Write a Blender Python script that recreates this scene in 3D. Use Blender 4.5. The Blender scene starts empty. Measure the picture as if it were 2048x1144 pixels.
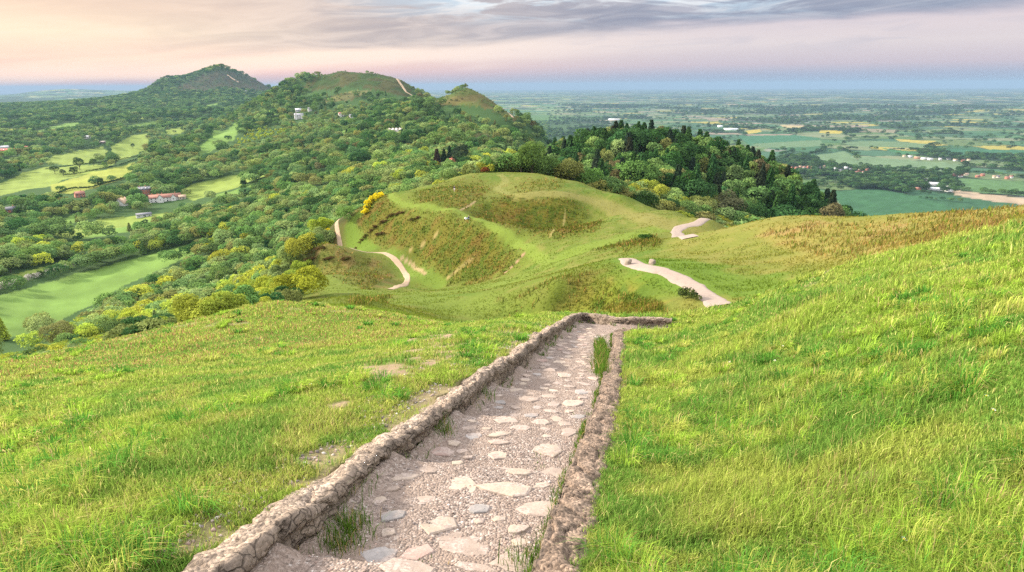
import bpy, math, random
import numpy as np
from math import radians as R
random.seed(7); rng = np.random.default_rng(11)
SC = bpy.context.scene; COL = SC.collection
EYE = 340.0; F = 1365.0; PITCH = R(16.4); ROLL = .0055
cp, sp_ = math.cos(PITCH), math.sin(PITCH)

# ------------------------------------------------------------------ helpers
def unroll(px, py):
    X_, Y_ = px-1024, 572-py; c, s = math.cos(ROLL), math.sin(ROLL); return (X_*c+Y_*s)/F, (Y_*c-X_*s)/F
def ray(px, py):
    """photo pixel -> azimuth, tangent of the depression angle"""
    u, v = unroll(px, py)
    x = u; y = cp+v*sp_; z = -sp_+v*cp
    return math.atan2(x, y), -z/math.hypot(x, y)
def to_px(a, t):
    """azimuth, tan depression (arrays) -> photo pixel"""
    x = np.sin(a); y = np.cos(a); z = -t
    dep = y*cp-z*sp_; up = y*sp_+z*cp
    u = F*x/dep; v = F*up/dep; c, s = math.cos(ROLL), math.sin(ROLL); return 1024+u*c-v*s, 572-(v*c+u*s)
def sstep(a, b, x):
    k = np.clip((x-a)/(b-a), 0, 1); return k*k*(3-2*k)
_T = np.random.default_rng(5).random((256, 256)).astype(np.float32)
def hsh(ix, iy, s=0): return _T[(ix.astype(np.int32)+s*37) & 255, (iy.astype(np.int32)+s*91) & 255]
def vnoise(x, y, s=0):
    ix = np.floor(x); iy = np.floor(y); fx = (x-ix).astype(np.float32); fy = (y-iy).astype(np.float32)
    fx = fx*fx*(3-2*fx); fy = fy*fy*(3-2*fy)
    i = (ix.astype(np.int32)+s*37) & 255; j = (iy.astype(np.int32)+s*91) & 255; i2 = (i+1) & 255; j2 = (j+1) & 255
    a = _T[i, j]; c = _T[i, j2]
    return (a+(_T[i2, j]-a)*fx)*(1-fy)+(c+(_T[i2, j2]-c)*fx)*fy
def fbm(x, y, o=4, s=0):
    r = 0; w = .5
    for k in range(o):
        r = r+w*vnoise(x, y, s+k*17); x = x*2.03+7.1; y = y*2.03+3.3; w *= .5
    return r/(1-.5**o)
def tag(o, label=None, cat=None, group=None, kind=None):
    if label: o['label'] = label
    if cat: o['category'] = cat
    if group: o['group'] = group
    if kind: o['kind'] = kind
    return o
def mesh_np(name, V, polys, mats=(), smooth=False, midx=None, col=None):
    """V (n,3); polys = list of (m,k) int arrays"""
    me = bpy.data.meshes.new(name)
    polys = [np.asarray(p, np.int32) for p in polys if len(p)]
    V = np.asarray(V, np.float32)
    me.vertices.add(len(V)); me.vertices.foreach_set('co', V.ravel())
    nl = sum(p.size for p in polys); npol = sum(len(p) for p in polys)
    me.loops.add(nl); me.polygons.add(npol)
    me.loops.foreach_set('vertex_index', np.concatenate([p.ravel() for p in polys]))
    tot = np.concatenate([np.full(len(p), p.shape[1], np.int32) for p in polys])
    st = np.concatenate([[0], np.cumsum(tot)[:-1]]).astype(np.int32)
    me.polygons.foreach_set('loop_start', st)
    try: me.polygons.foreach_set('loop_total', tot)
    except Exception: pass
    if smooth: me.polygons.foreach_set('use_smooth', np.ones(npol, bool))
    for m in mats: me.materials.append(m)
    if midx is not None: me.polygons.foreach_set('material_index', np.asarray(midx, np.int32))
    if col is not None:
        at = me.attributes.new('tint', 'FLOAT_COLOR', 'POINT')
        c = np.ones((len(V), 4), np.float32); c[:, :3] = col
        at.data.foreach_set('color', c.ravel())
    me.update(calc_edges=True)
    return me
def add_obj(name, me, parent=None):
    o = bpy.data.objects.new(name, me); COL.objects.link(o)
    if parent: o.parent = parent
    return o
def empty(name, loc, rz=0):
    o = bpy.data.objects.new(name, None); COL.objects.link(o)
    o.location = loc; o.rotation_euler = (0, 0, rz); o.empty_display_size = .3
    return o

# ------------------------------------------------------------------ materials
class NT:
    def __init__(s, name):
        s.m = bpy.data.materials.new(name); s.m.use_nodes = True
        s.t = s.m.node_tree; s.t.nodes.clear()
        s.out = s.t.nodes.new('ShaderNodeOutputMaterial')
    def n(s, typ, **kw):
        nd = s.t.nodes.new(typ)
        for k, v in kw.items():
            if k.startswith('i_'):
                key = k[2:]; key = int(key) if key.isdigit() else key.replace('_', ' ')
                s.set(nd.inputs[key], v)
            else: setattr(nd, k, v)
        return nd
    def set(s, inp, v):
        if hasattr(v, 'is_linked') or hasattr(v, 'links'): s.t.links.new(v, inp)
        elif isinstance(v, tuple) and len(v) == 3 and inp.type == 'RGBA': inp.default_value = (*v, 1)
        else: inp.default_value = v
    def noise(s, scale, detail=4, rough=.55, vec=None, dist=0):
        nd = s.n('ShaderNodeTexNoise', i_Scale=scale, i_Detail=detail, i_Roughness=rough, i_Distortion=dist)
        if vec: s.set(nd.inputs['Vector'], vec)
        return nd
    def ramp(s, fac, stops, interp='LINEAR'):
        nd = s.n('ShaderNodeValToRGB'); s.set(nd.inputs[0], fac); cr = nd.color_ramp; cr.interpolation = interp
        while len(cr.elements) < len(stops): cr.elements.new(.5)
        for e, (p, c) in zip(cr.elements, stops):
            e.position = p; e.color = (*c, 1) if isinstance(c, tuple) else (c, c, c, 1)
        return nd.outputs[0]
    def mix(s, f, a, b, mode='MIX'):
        nd = s.n('ShaderNodeMix', data_type='RGBA', blend_type=mode)
        s.set(nd.inputs[0], f); s.set(nd.inputs[6], a); s.set(nd.inputs[7], b); return nd.outputs[2]
    def math(s, op, a, b=None, clamp=False):
        nd = s.n('ShaderNodeMath', operation=op, use_clamp=clamp); s.set(nd.inputs[0], a)
        if b is not None: s.set(nd.inputs[1], b)
        return nd.outputs[0]
    def coord(s, which='Object'): return s.n('ShaderNodeTexCoord').outputs[which]
    def bump(s, h, strength=.5, dist=.02):
        nd = s.n('ShaderNodeBump', i_Strength=strength, i_Distance=dist); s.set(nd.inputs['Height'], h); return nd.outputs[0]
    def bsdf(s, col, rough=.9, normal=None, spec=.2):
        nd = s.n('ShaderNodeBsdfPrincipled'); s.set(nd.inputs['Base Color'], col); s.set(nd.inputs['Roughness'], rough)
        nd.inputs['Specular IOR Level'].default_value = spec
        if normal: s.set(nd.inputs['Normal'], normal)
        s.t.links.new(nd.outputs[0], s.out.inputs[0]); return nd
    def leaf(s, col, trans=.35, normal=None):
        d = s.n('ShaderNodeBsdfDiffuse'); s.set(d.inputs[0], col)
        tr = s.n('ShaderNodeBsdfTranslucent'); s.set(tr.inputs[0], col)
        mx = s.n('ShaderNodeMixShader', i_0=trans)
        s.t.links.new(d.outputs[0], mx.inputs[1]); s.t.links.new(tr.outputs[0], mx.inputs[2])
        s.t.links.new(mx.outputs[0], s.out.inputs[0])
def simple(name, col, rough=.85, nscale=None, var=.25):
    t = NT(name)
    if nscale:
        nz = t.noise(nscale, 5, .6, t.coord())
        c = t.mix(nz.outputs[0], tuple(x*(1-var) for x in col), tuple(min(1, x*(1+var)) for x in col))
    else: c = col
    t.bsdf(c, rough); return t.m

# ------------------------------------------------------------------ terrain: control points
# P(px,py,d): the photo shows ground along that line of sight at horizontal distance d;  D(px,d,drop): ground no line of sight reaches
CP = []
def P(px, py, d):
    a, t = ray(px, py); CP.append((a, math.log(d), t*d))
def D(px, d, drop):
    a, _ = ray(px, 400); CP.append((a, math.log(d), drop))
def NEAR(az, d, r): CP.append((R(az), math.log(d), 1.2+r*d))
for az, r in ((-60,.2),(-48,.24),(-39,.262),(-30,.275),(-20,.28),(-10,.28),(0,.28),(9,.277),(18,.225),(27,.175),(37,.1),(48,.03),(60,-.03)):
    for d in (1, 2, 4, 8, 15): NEAR(az, d, r+(.004 if d == 15 else 0))
# left flank: turf edge, steep slope, valley
for px, ye in ((-300,760),(0,730),(180,692),(350,652),(450,628),(550,603)):
    P(px, ye, 21); P(px, ye+14, 27)
for px in (-300, 0, 150): D(px, 45, 16); D(px, 80, 30.5); D(px, 100, 37.5); D(px, 150, 53); D(px, 250, 83); D(px, 350, 112)
D(350, 40, 14); D(350, 70, 23.5); D(350, 90, 31); D(350, 120, 41.5); D(350, 200, 67); D(350, 300, 97); D(350, 400, 121)
D(500, 40, 12.8); D(500, 65, 20.5); D(500, 90, 28); D(500, 140, 43); D(500, 220, 66); D(500, 330, 96); D(500, 450, 119)
for px, py, d in ((-300,640,460),(0,640,460),(0,560,600),(0,450,870),(0,360,1400),(0,290,2300),(0,232,4300),(0,212,6000),(0,196,14000),(0,192,20000),
    (-300,560,600),(-300,450,870),(-300,360,1400),(-300,290,2300),(-300,232,4300),(-300,196,14000),
    (150,660,430),(150,600,520),(150,545,600),(150,500,700),(150,440,870),(150,400,1050),(150,350,1400),(150,310,1800),(150,280,2300),(150,250,3000),(150,220,4000),(150,206,4600),
    (130,178,20000),(60,184,20000),(230,181,20000),(190,180,20000),(90,181,20000),(20,191,22000),(270,191,18000),(130,192,14000),(230,193,14000),
    (300,570,520),(300,520,600),(300,460,760),(300,420,900),(300,396,1000),(300,350,1250),(300,318,1420),(300,272,2300),(360,284,1600),(360,258,2900),(420,252,1900),(420,228,3000),(300,240,2900),(300,218,3900),(300,195,4600),(300,180,5000),
    (250,200,4900),(200,207,4800),
    (450,470,600),(450,420,800),(450,370,1020),(450,300,1450),(450,265,1900),(450,238,2400),
    (310,170,5000),(340,155,5000),(370,156,5000),(385,149,5000),(400,143,5000),(415,139,5000),(435,132,5000),(452,135,5000),(470,144,5000),(490,150,5000),(510,159,5000),(528,169,5000),(545,180,5000),(435,175,4600),(435,200,4200),(520,205,3900),(350,200,4300),
    (600,402,650),(600,352,900),(600,300,1200),(600,240,1700),(600,205,1900),(600,172,2050),(545,189,2100),(545,230,1800),(500,212,2200),(520,300,1350),(520,350,1000),(520,420,700)):
    P(px, py, d)
D(300,1720,166); D(360,1980,172); D(420,2300,158); D(340,1800,170); D(150,7000,150); D(300,6500,180); D(435,6500,150); D(545,6500,200); D(435,3200,98); D(520,3000,110); D(0,9000,150)
for px in (-300,0,150,300,450): D(px,9500,215); D(px,30000,280); D(px,46000,300)
# flank left of the earthwork
for px, py, d in ((600,588,104),(650,548,128),(640,500,152),(690,502,160),(670,455,184),(690,430,199),(600,500,160)): P(px, py, d)
D(640,172,50); D(640,220,66); D(600,220,74); D(600,320,96); D(600,450,106); D(560,150,52)
D(700,250,58); D(700,330,76); D(700,450,88)
P(720,355,650); P(750,350,660); P(750,300,900); P(750,250,1300); P(750,212,1700); P(685,138,2100); P(715,149,2100); P(750,148,2060); P(775,152,2040); P(660,150,2090); P(640,150,2080); P(600,162,2060); P(570,174,2060); P(685,190,1850); P(800,160,2000); P(830,178,1950); P(860,196,1900)
D(685,3500,180); D(750,3200,230); D(860,2700,250); D(600,3500,150)
# turf between the steps and the earthwork
for px, py, d in ((700,612,30),(850,642,28),(1000,662,21),(700,592,52),(790,590,70),(850,600,78),(900,620,60),(960,640,56),(820,574,128),(930,577,113),(1000,585,84),(1050,646,55),(1100,642,54),(1100,585,55),(1100,558,60),(1000,560,98),
    (1200,634,51),(1200,560,56),(1230,520,62),(1290,545,54),(1290,520,62),(1390,595,46),(1430,600,46),(1340,550,53)): P(px, py, d)
D(1200,26,10.6); D(1100,28,10.6); D(1300,27,10.2); D(1000,30,11.2); D(1200,34,13); D(1100,36,13.4); D(1300,34,12.2)
P(1168,645,18)
# earthwork bank: crest and foot
for px, py, d in ((1090,520,105),(1060,500,115),(1000,465,130),(950,440,140),(900,425,150),(840,414,163),(790,400,180),(780,386,192),(735,410,192),
    (880,570,127),(830,532,144),(760,503,158),(715,480,174),(960,560,120),(1040,541,110),(815,555,137),(745,505,156),(780,560,128)): P(px, py, d)
for px, py, d in ((1100,482,147),(1200,458,149),(1050,472,147),(970,438,153),(1050,392,162),(1130,394,161),(970,396,168),(1090,391,162),(1210,438,145),(1180,400,165),(909,383,178),(860,378,188),(820,380,195),
    (1000,372,185),(1000,347,215),(930,350,212),(1090,352,210),(1180,370,193),(1250,392,170),(1330,420,150),(1400,441,137),(1440,447,130),(1300,470,112),(1370,480,104),(1350,455,122),(1300,505,80),(1200,500,95),(1150,520,90)): P(px, py, d)
D(900,290,62); D(900,380,78); D(820,260,52); D(820,350,74); D(780,230,48)
# right bank beside the steps and the spur beyond
for px, ye, y3 in ((1460,596,640),(1600,556,590),(1750,513,540),(1900,481,500),(2048,451,468),(2350,400,420)):
    P(px, ye, 16.5); P(px, ye+20, 21); P(px, y3+34, 29); P(px, y3+14, 38)
for px, py, d in ((1500,575,50),(1600,540,54),(1750,505,52),(1900,470,50),(2048,440,50),(2350,395,50),(1470,455,92),(1560,438,86),(1630,438,84),(1700,438,83),(1850,426,80),(1950,418,78),(2048,411,75),(2350,390,75),(1400,500,78),(1450,520,66),(1600,480,70),(1800,462,66)): P(px, py, d)
for px in (1750, 1900, 2048, 2350): D(px,110,24); D(px,200,75); D(px,320,140); D(px,500,210); D(px,800,275); D(px,1200,296)
for px, l in ((1560,((120,29),(180,52),(250,68),(350,75),(450,63),(600,130),(900,260),(1300,298))),
    (1300,((200,40),(240,47),(300,48),(420,41),(520,55),(800,215),(1200,297))), (1430,((180,42),(230,55),(300,58),(430,47),(550,78),(850,245),(1250,298))),
    (1180,((240,42),(300,50),(420,42),(520,52),(750,130),(1000,235),(1300,296))), (1700,((130,40),(200,72),(300,71),(350,74),(500,165),(800,265))),
    (1500,((450,55),(380,62))), (1640,((400,69),(300,68))),
    (1050,((300,60),(420,62),(600,72),(1500,200),(2000,290))), (1120,((420,52),(600,76),(900,120),(1300,230),(1800,298)))):
    for d, z in l: D(px, d, z)
# the ridge
for px, py, d in ((900,340,600),(900,300,760),(900,265,930),(900,202,1200),(935,177,1290),(915,184,1290),(900,193,1290),(960,186,1270),(1000,215,1240),(1030,238,1200),(1050,282,900),(1070,254,1130),(980,300,750),(850,340,620),(850,300,820),(850,260,1100),(850,212,1600),(900,205,1600)): P(px, py, d)
D(935,1700,85); D(1000,1600,140); D(935,2600,270); D(820,480,88); D(980,480,72)
for px in (600,750,900,1050,1200,1400,1600,1800,2048,2350):
    for d in (5000,12000,30000,70000): D(px, d if d > 5000 or px > 800 else 6000, 300)
    if px > 1000: D(px, 2500, 300); D(px, 1700, 299)
CP = np.array(CP)
# scattered-data fit of tan(depression)-1.2/d over log-polar ground coordinates (azimuth, ln distance)
X = CP[:, :2]; Yv = (CP[:, 2]-1.2)/np.exp(CP[:, 1])
def kern(dd): return np.sqrt(dd*dd+.014**2)
dm = np.sqrt(((X[:, None]-X[None])**2).sum(-1))
n = len(X); Kb = np.zeros((n+3, n+3)); Kb[:n, :n] = -kern(dm)+np.eye(n)*.0003
Kb[:n, n] = Kb[n, :n] = 1; Kb[:n, n+1:] = X; Kb[n+1:, :n] = X.T
W = np.linalg.solve(Kb, np.concatenate([Yv, np.zeros(3)]))
A0, A1, L0, L1 = R(-64), R(64), math.log(.5), math.log(47000)
NA, NL = 1150, 1440
AA = np.linspace(A0, A1, NA); LL = np.linspace(L0, L1, NL)
ca = np.linspace(A0, A1, 385); cl = np.linspace(L0, L1, 481)
Gc = np.zeros((481, 385))
for i, l in enumerate(cl):
    dd = np.sqrt((ca[:, None]-X[None, :, 0])**2+(l-X[None, :, 1])**2)
    Gc[i] = -(kern(dd)@W[:n])+W[n]+W[n+1]*ca+W[n+2]*l
def bil(G, a, l):
    fa = np.clip((a-A0)/(A1-A0)*(G.shape[1]-1), 0, G.shape[1]-1.001); fl = np.clip((l-L0)/(L1-L0)*(G.shape[0]-1), 0, G.shape[0]-1.001)
    ia = fa.astype(int); il = fl.astype(int); fa = fa-ia; fl = fl-il
    return (G[il, ia]*(1-fa)+G[il, ia+1]*fa)*(1-fl)+(G[il+1, ia]*(1-fa)+G[il+1, ia+1]*fa)*fl
ag, lg = np.meshgrid(AA, LL); DG = np.exp(lg)
XG, YG = DG*np.sin(ag), DG*np.cos(ag)
ZG = EYE-(1.2+bil(Gc, ag, lg)*DG)
del Kb, dm
# relief
ZG += (fbm(XG/60, YG/60, 3, 3)-.5)*8*sstep(300, 900, DG)*(1-sstep(2500, 6000, DG))
ZG += (fbm(XG/900, YG/900, 3, 5)-.5)*26*sstep(3000, 12000, DG)
ZG += (fbm(XG/9, YG/9, 3, 9)-.5)*1.3*sstep(35, 110, DG)*(1-sstep(600, 1200, DG))
ZB = ZG.copy()
ZG += (fbm(XG/2.2, YG/2.2, 3, 21)-.5)*.16*sstep(2, 8, DG)*(1-sstep(300, 500, DG))
ZG += (fbm(XG/.5, YG/.5, 2, 31)-.5)*.05*(1-sstep(10, 25, DG))

# ------------------------------------------------------------------ the stepped path: edges in the world
EX, EY = math.sin(R(9.3)), math.cos(R(9.3)); SL = .277
def pplane(x, y): return EYE-1.45-SL*(EX*x+EY*y)
def pcast(px, py, dh=0.):
    u, v = unroll(px, py); y = cp+v*sp_; z = -sp_+v*cp
    D_ = (1.45-dh)/(-z-SL*(EX*u+EY*y)); return (D_*u, D_*y)
def resample(pts, n):
    pts = np.array(pts, float); s = np.concatenate([[0], np.cumsum(np.hypot(*np.diff(pts, axis=0).T))])
    q = np.linspace(0, s[-1], n)
    o = np.stack([np.interp(q, s, pts[:, 0]), np.interp(q, s, pts[:, 1])], 1)
    k = max(2, n//60)
    for _ in range(3):
        pad = np.concatenate([np.repeat(o[:1], k, 0)+(o[0]-o[1])*np.arange(k, 0, -1)[:, None], o, np.repeat(o[-1:], k, 0)+(o[-1]-o[-2])*np.arange(1, k+1)[:, None]])
        ker = np.ones(2*k+1)/(2*k+1)
        o = np.stack([np.convolve(pad[:, 0], ker, 'valid'), np.convolve(pad[:, 1], ker, 'valid')], 1)
    return o
Ledge = [pcast(*p) for p in ((545,1144),(640,1060),(740,970),(860,880),(960,800),(1040,745),(1095,692),(1140,657),(1166,643))]
Redge = [pcast(*p) for p in ((1070,1144),(1110,1030),(1150,920),(1190,820),(1212,740),(1224,700),(1224,674))]
Ledge = [(Ledge[0][0]-.45, Ledge[0][1]-2.6)]+Ledge+[(2.7,17.55),(3.2,17.6),(3.8,17.5),(4.3,17.35)]
Redge = [(Redge[0][0]-.45, Redge[0][1]-2.6)]+Redge+[(2.55,15.9),(3.1,16.45),(3.7,16.5),(4.3,16.3)]
NP = 640
LE = resample(Ledge, NP); RE = resample(Redge, NP); CEN = (LE+RE)/2
near = DG < 24
vx, vy = XG[near], YG[near]
def sdist(line, x, y, st=5):
    """signed distance to a line, + on its left"""
    b_ = np.full(x.shape, 1e9); sg = np.zeros(x.shape); pts = line[::st]
    for p, q in zip(pts[:-1], pts[1:]):
        e = q-p; tt = np.clip(((x-p[0])*e[0]+(y-p[1])*e[1])/(e@e), 0, 1); dx, dy = x-p[0]-tt*e[0], y-p[1]-tt*e[1]; dd = np.hypot(dx, dy); m = dd < b_-1e-6
        b_ = np.where(m, dd, b_); sg = np.where(m, np.sign(e[0]*dy-e[1]*dx), sg)
    return b_*sg
WALLW, KERBW = .19, .21
dl = sdist(LE, vx, vy); dr = -sdist(RE, vx, vy)
ww = WALLW+.16*(fbm(vx/.35, vy/.35, 3, 33)-.5); kw = KERBW+.26*(fbm(vx/.28, vy/.28, 3, 34)-.5)
edge = np.maximum(dl-ww, dr-kw); side = np.where(dl-ww > dr-kw, 1., -1.)   # distance beyond wall / kerb
WH_ = lambda s: .17+.10*sstep(3.6, 7.5, s)
lift = np.where(side > 0, WH_(EX*vx+EY*vy)-.03+.03*np.clip(edge, 0, 1), .07+.05*np.clip(edge, 0, 3))
w = 1-sstep(.2, 3.2, edge)
z = ZG[near]; zz = z*(1-w)+(pplane(vx, vy)+lift+(fbm(vx/.4, vy/.4, 2, 77)-.5)*.05)*w
zz = np.where(edge < -.03, pplane(vx, vy)-.55, zz)
ZG[near] = zz
EDGE = np.full(XG.shape, 99.); EDGE[near] = edge; SIDE = np.zeros(XG.shape); SIDE[near] = side
TG = (EYE-ZG)/DG                                               # tan depression of every ground vertex
def height(x, y): return bil(ZG, np.arctan2(x, y), np.log(np.hypot(x, y)))
def hgt(x, y): return float(height(np.array([x]), np.array([y]))[0])
def cast(px, py, dmin=1., dmax=7e4):
    """first ground along the line of sight beyond dmin -> (x, y, z)"""
    a, t = ray(px, py)
    col = bil(TG, np.full(NL, a), LL); ok = (col <= t) & (LL > math.log(dmin))
    i = int(np.argmax(ok)) if ok.any() else NL-1
    l = LL[i]
    if ok.any() and i > 0 and col[i-1] > t and LL[i-1] > math.log(dmin): l = LL[i-1]+(LL[i]-LL[i-1])*(col[i-1]-t)/(col[i-1]-col[i]+1e-9)
    d = min(math.exp(l), dmax)
    x, y = d*math.sin(a), d*math.cos(a); return x, y, hgt(x, y)
def al(px, py, dmin=1., dmax=7e4):
    x, y, _ = cast(px, py, dmin, dmax); return math.atan2(x, y), math.log(math.hypot(x, y))
def inpoly(pa, pl, a=None, l=None):
    a = ag if a is None else a; l = lg if l is None else l
    r = np.zeros(a.shape, bool); j = len(pa)-1
    for i in range(len(pa)):
        c = ((pl[i] > l) != (pl[j] > l)) & (a < (pa[j]-pa[i])*(l-pl[i])/(pl[j]-pl[i]+1e-12)+pa[i]); r ^= c; j = i
    return r
WA = fbm(XG/4, YG/4, 3, 5)-.5; WB = fbm(XG/4, YG/4, 3, 8)-.5
def region(poly, dmin=1., wob=.0, dmax=7e4):
    """mask of the ground vertices inside an outline whose corners are found on the ground"""
    q = np.array([al(px, py, dmin, dmax) for px, py in poly])
    j0 = max(0, int((q[:, 0].min()-.05-A0)/(A1-A0)*(NA-1))); j1 = min(NA, int((q[:, 0].max()+.05-A0)/(A1-A0)*(NA-1))+2)
    i0 = max(0, int((q[:, 1].min()-.05-L0)/(L1-L0)*(NL-1))); i1 = min(NL, int((q[:, 1].max()+.05-L0)/(L1-L0)*(NL-1))+2)
    s_ = (slice(i0, i1), slice(j0, j1)); m = np.zeros(XG.shape, bool)
    m[s_] = inpoly(q[:, 0], q[:, 1], ag[s_]+wob*WA[s_], lg[s_]+wob*WB[s_]); return m
def polydist(pts):
    """distance in metres of all ground vertices near a world polyline"""
    pts = np.array(pts)[:, :2]; res = np.full(XG.shape, 1e6)
    lo = pts.min(0)-12; hi = pts.max(0)+12
    m = (XG > lo[0]) & (XG < hi[0]) & (YG > lo[1]) & (YG < hi[1]); x, y = XG[m], YG[m]; b = np.full(x.shape, 1e6)
    for p, q in zip(pts[:-1], pts[1:]):
        e = q-p; tt = np.clip(((x-p[0])*e[0]+(y-p[1])*e[1])/(e@e+1e-9), 0, 1)
        b = np.minimum(b, np.hypot(x-p[0]-tt*e[0], y-p[1]-tt*e[1]))
    res[m] = b; return res
ROADS = (('gravel', [(1238,517),(1262,527),(1300,537),(1345,550),(1390,573),(1425,598),(1440,612)], (1.3,1.7,1.8,1.7,1.7,1.7), 40, 70),
 ('gravel', [(1380,482),(1372,472),(1352,462),(1362,452),(1395,449),(1432,441)], (2.2,2.6,2.4,2.2,2.2,2.0), 85, 138),
 ('sand', [(700,426),(684,434),(671,452),(678,474),(698,497),(722,504),(748,504),(775,509),(800,527),(812,545),(817,562),(800,572),(780,579)], (1.0,1.1,1.2,1.2,1.3,1.3,1.2), 80, 200),
 ('sand', [(968,189),(985,199),(1003,214),(1026,236)], (5,5.5,5,4), 1000, 1320), ('sand', [(794,158),(803,170),(812,184),(826,192)], (7,8,7,5), 1500, 2050), ('sand', [(455,150),(466,158),(478,165)], (9,9,7), 4500, 5000))
RLINE = [resample([cast(px, py, dm_, dx_)[:2] for px, py in pts], 260) for _, pts, _, dm_, dx_ in ROADS]
ROADM = np.full(XG.shape, 99.)
for rl in RLINE[:3]: ROADM = np.minimum(ROADM, polydist(rl[::4]))
k = 1-sstep(1.2, 2.4, ROADM); ZG = ZG*(1-k)+ZB*k
TG = (EYE-ZG)/DG
HZ = np.minimum.accumulate(TG, axis=0)                         # skyline of all nearer ground
# ------------------------------------------------------------------ ground colours (what grows or lies there)
TURF = np.array((.105,.150,.022)); DRY = np.array((.20,.19,.055)); SOIL = np.array((.28,.19,.135))
def lerp(c, col, m): return c*(1-m[..., None])+np.asarray(col)*m[..., None]
n1 = fbm(XG/6, YG/6, 4, 41); n2 = fbm(XG/1.3, YG/1.3, 4, 42); n3 = fbm(XG/35, YG/35, 3, 43); n0 = fbm(XG/.25, YG/.25, 3, 44)
C = np.broadcast_to(TURF, XG.shape+(3,)).copy()
C = lerp(C, (.075,.140,.018), sstep(.5, .75, n1)*.8)
C = lerp(C, DRY, sstep(.45, .75, n2)*.45*sstep(15, 60, DG)+sstep(.5, .8, n3)*.3*sstep(30, 80, DG))
BR = np.zeros(XG.shape)                                       # bracken cover
def blur(m, k):
    ii, jj = np.where(m > 0)
    if len(ii) == 0: return m
    s_ = (slice(max(0, ii.min()-2*k), ii.max()+2*k), slice(max(0, jj.min()-2*k), jj.max()+2*k)); q = m[s_]
    for ax in (0, 1):
        for _ in range(2): q = sum(np.roll(q, t_, ax) for t_ in range(-k, k+1))/(2*k+1)
    m = m*0; m[s_] = q; return m
def bracken(poly, dmin, amt, wob=.03, cols=((.105,.102,.015),(.058,.090,.010),(.130,.082,.020))):
    global C
    m = blur(region(poly, dmin, wob)*1., 7)
    k = sstep(.15, .85, m+(n2-.5)*.5)*amt; BR[:] = np.maximum(BR, k)
    b = lerp(np.broadcast_to(np.array(cols[0]), C.shape), cols[1], sstep(.42, .6, n2)); b = lerp(b, cols[2], sstep(.55, .7, fbm(XG/2.5, YG/2.5, 4, 61))*.7)
    C = lerp(C, b, k)
bracken([(725,400),(780,402),(830,422),(900,432),(960,452),(1010,480),(1062,508),(1040,530),(990,550),(930,566),(880,556),(830,515),(780,500),(722,478),(712,440)], 90, .95)
bracken([(955,402),(1010,388),(1130,390),(1168,408),(1215,442),(1185,468),(1110,480),(1060,468),(1000,452),(930,428)], 120, .9)
bracken([(800,392),(880,372),(960,365),(1000,380),(950,405),(925,420),(860,412)], 140, .7)
bracken([(930,352),(1000,352),(1010,366),(960,372),(900,368)], 160, .4)
bracken([(1030,358),(1120,362),(1200,380),(1120,385),(1030,382)], 160, .45)
bracken([(600,565),(640,500),(668,470),(690,500),(760,512),(800,540),(806,570),(740,580),(650,582)], 70, .75, .03, ((.15,.14,.035),(.085,.11,.022),(.19,.12,.05)))
bracken([(930,646),(980,612),(1100,582),(1200,562),(1290,547),(1350,562),(1396,598),(1380,612),(1300,632),(1200,640),(1050,650)], 38, .95, .03, ((.13,.155,.018),(.065,.115,.014),(.19,.16,.03)))
bracken([(910,628),(1000,590),(1100,560),(1200,535),(1235,520),(1235,545),(1100,585),(980,620)], 42, .35, .03)
bracken([(1480,462),(1600,445),(1750,440),(1900,424),(2060,413),(2060,452),(1900,478),(1750,516),(1650,520),(1560,490)], 40, .8, .05, ((.255,.205,.06),(.17,.18,.04),(.33,.185,.095)))
BR[(ag > R(15)) & (DG < 120)] *= .25
bracken([(1150,505),(1250,480),(1340,470),(1340,490),(1240,500)], 70, .7)
bracken([(600,625),(700,598),(800,590),(780,604),(650,622)], 30, .5, .03)
bracken([(700,405),(735,395),(725,440),(690,470),(640,510),(600,540),(640,470)], 110, .8, .03, ((.10,.085,.03),(.07,.085,.02),(.15,.085,.05)))
m_ = sstep(R(11), R(16), ag)*sstep(27, 36, DG)*(1-sstep(110, 140, DG)); C = lerp(C, (.20,.195,.045), m_*(.35+.5*sstep(.4, .65, n1)))
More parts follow.
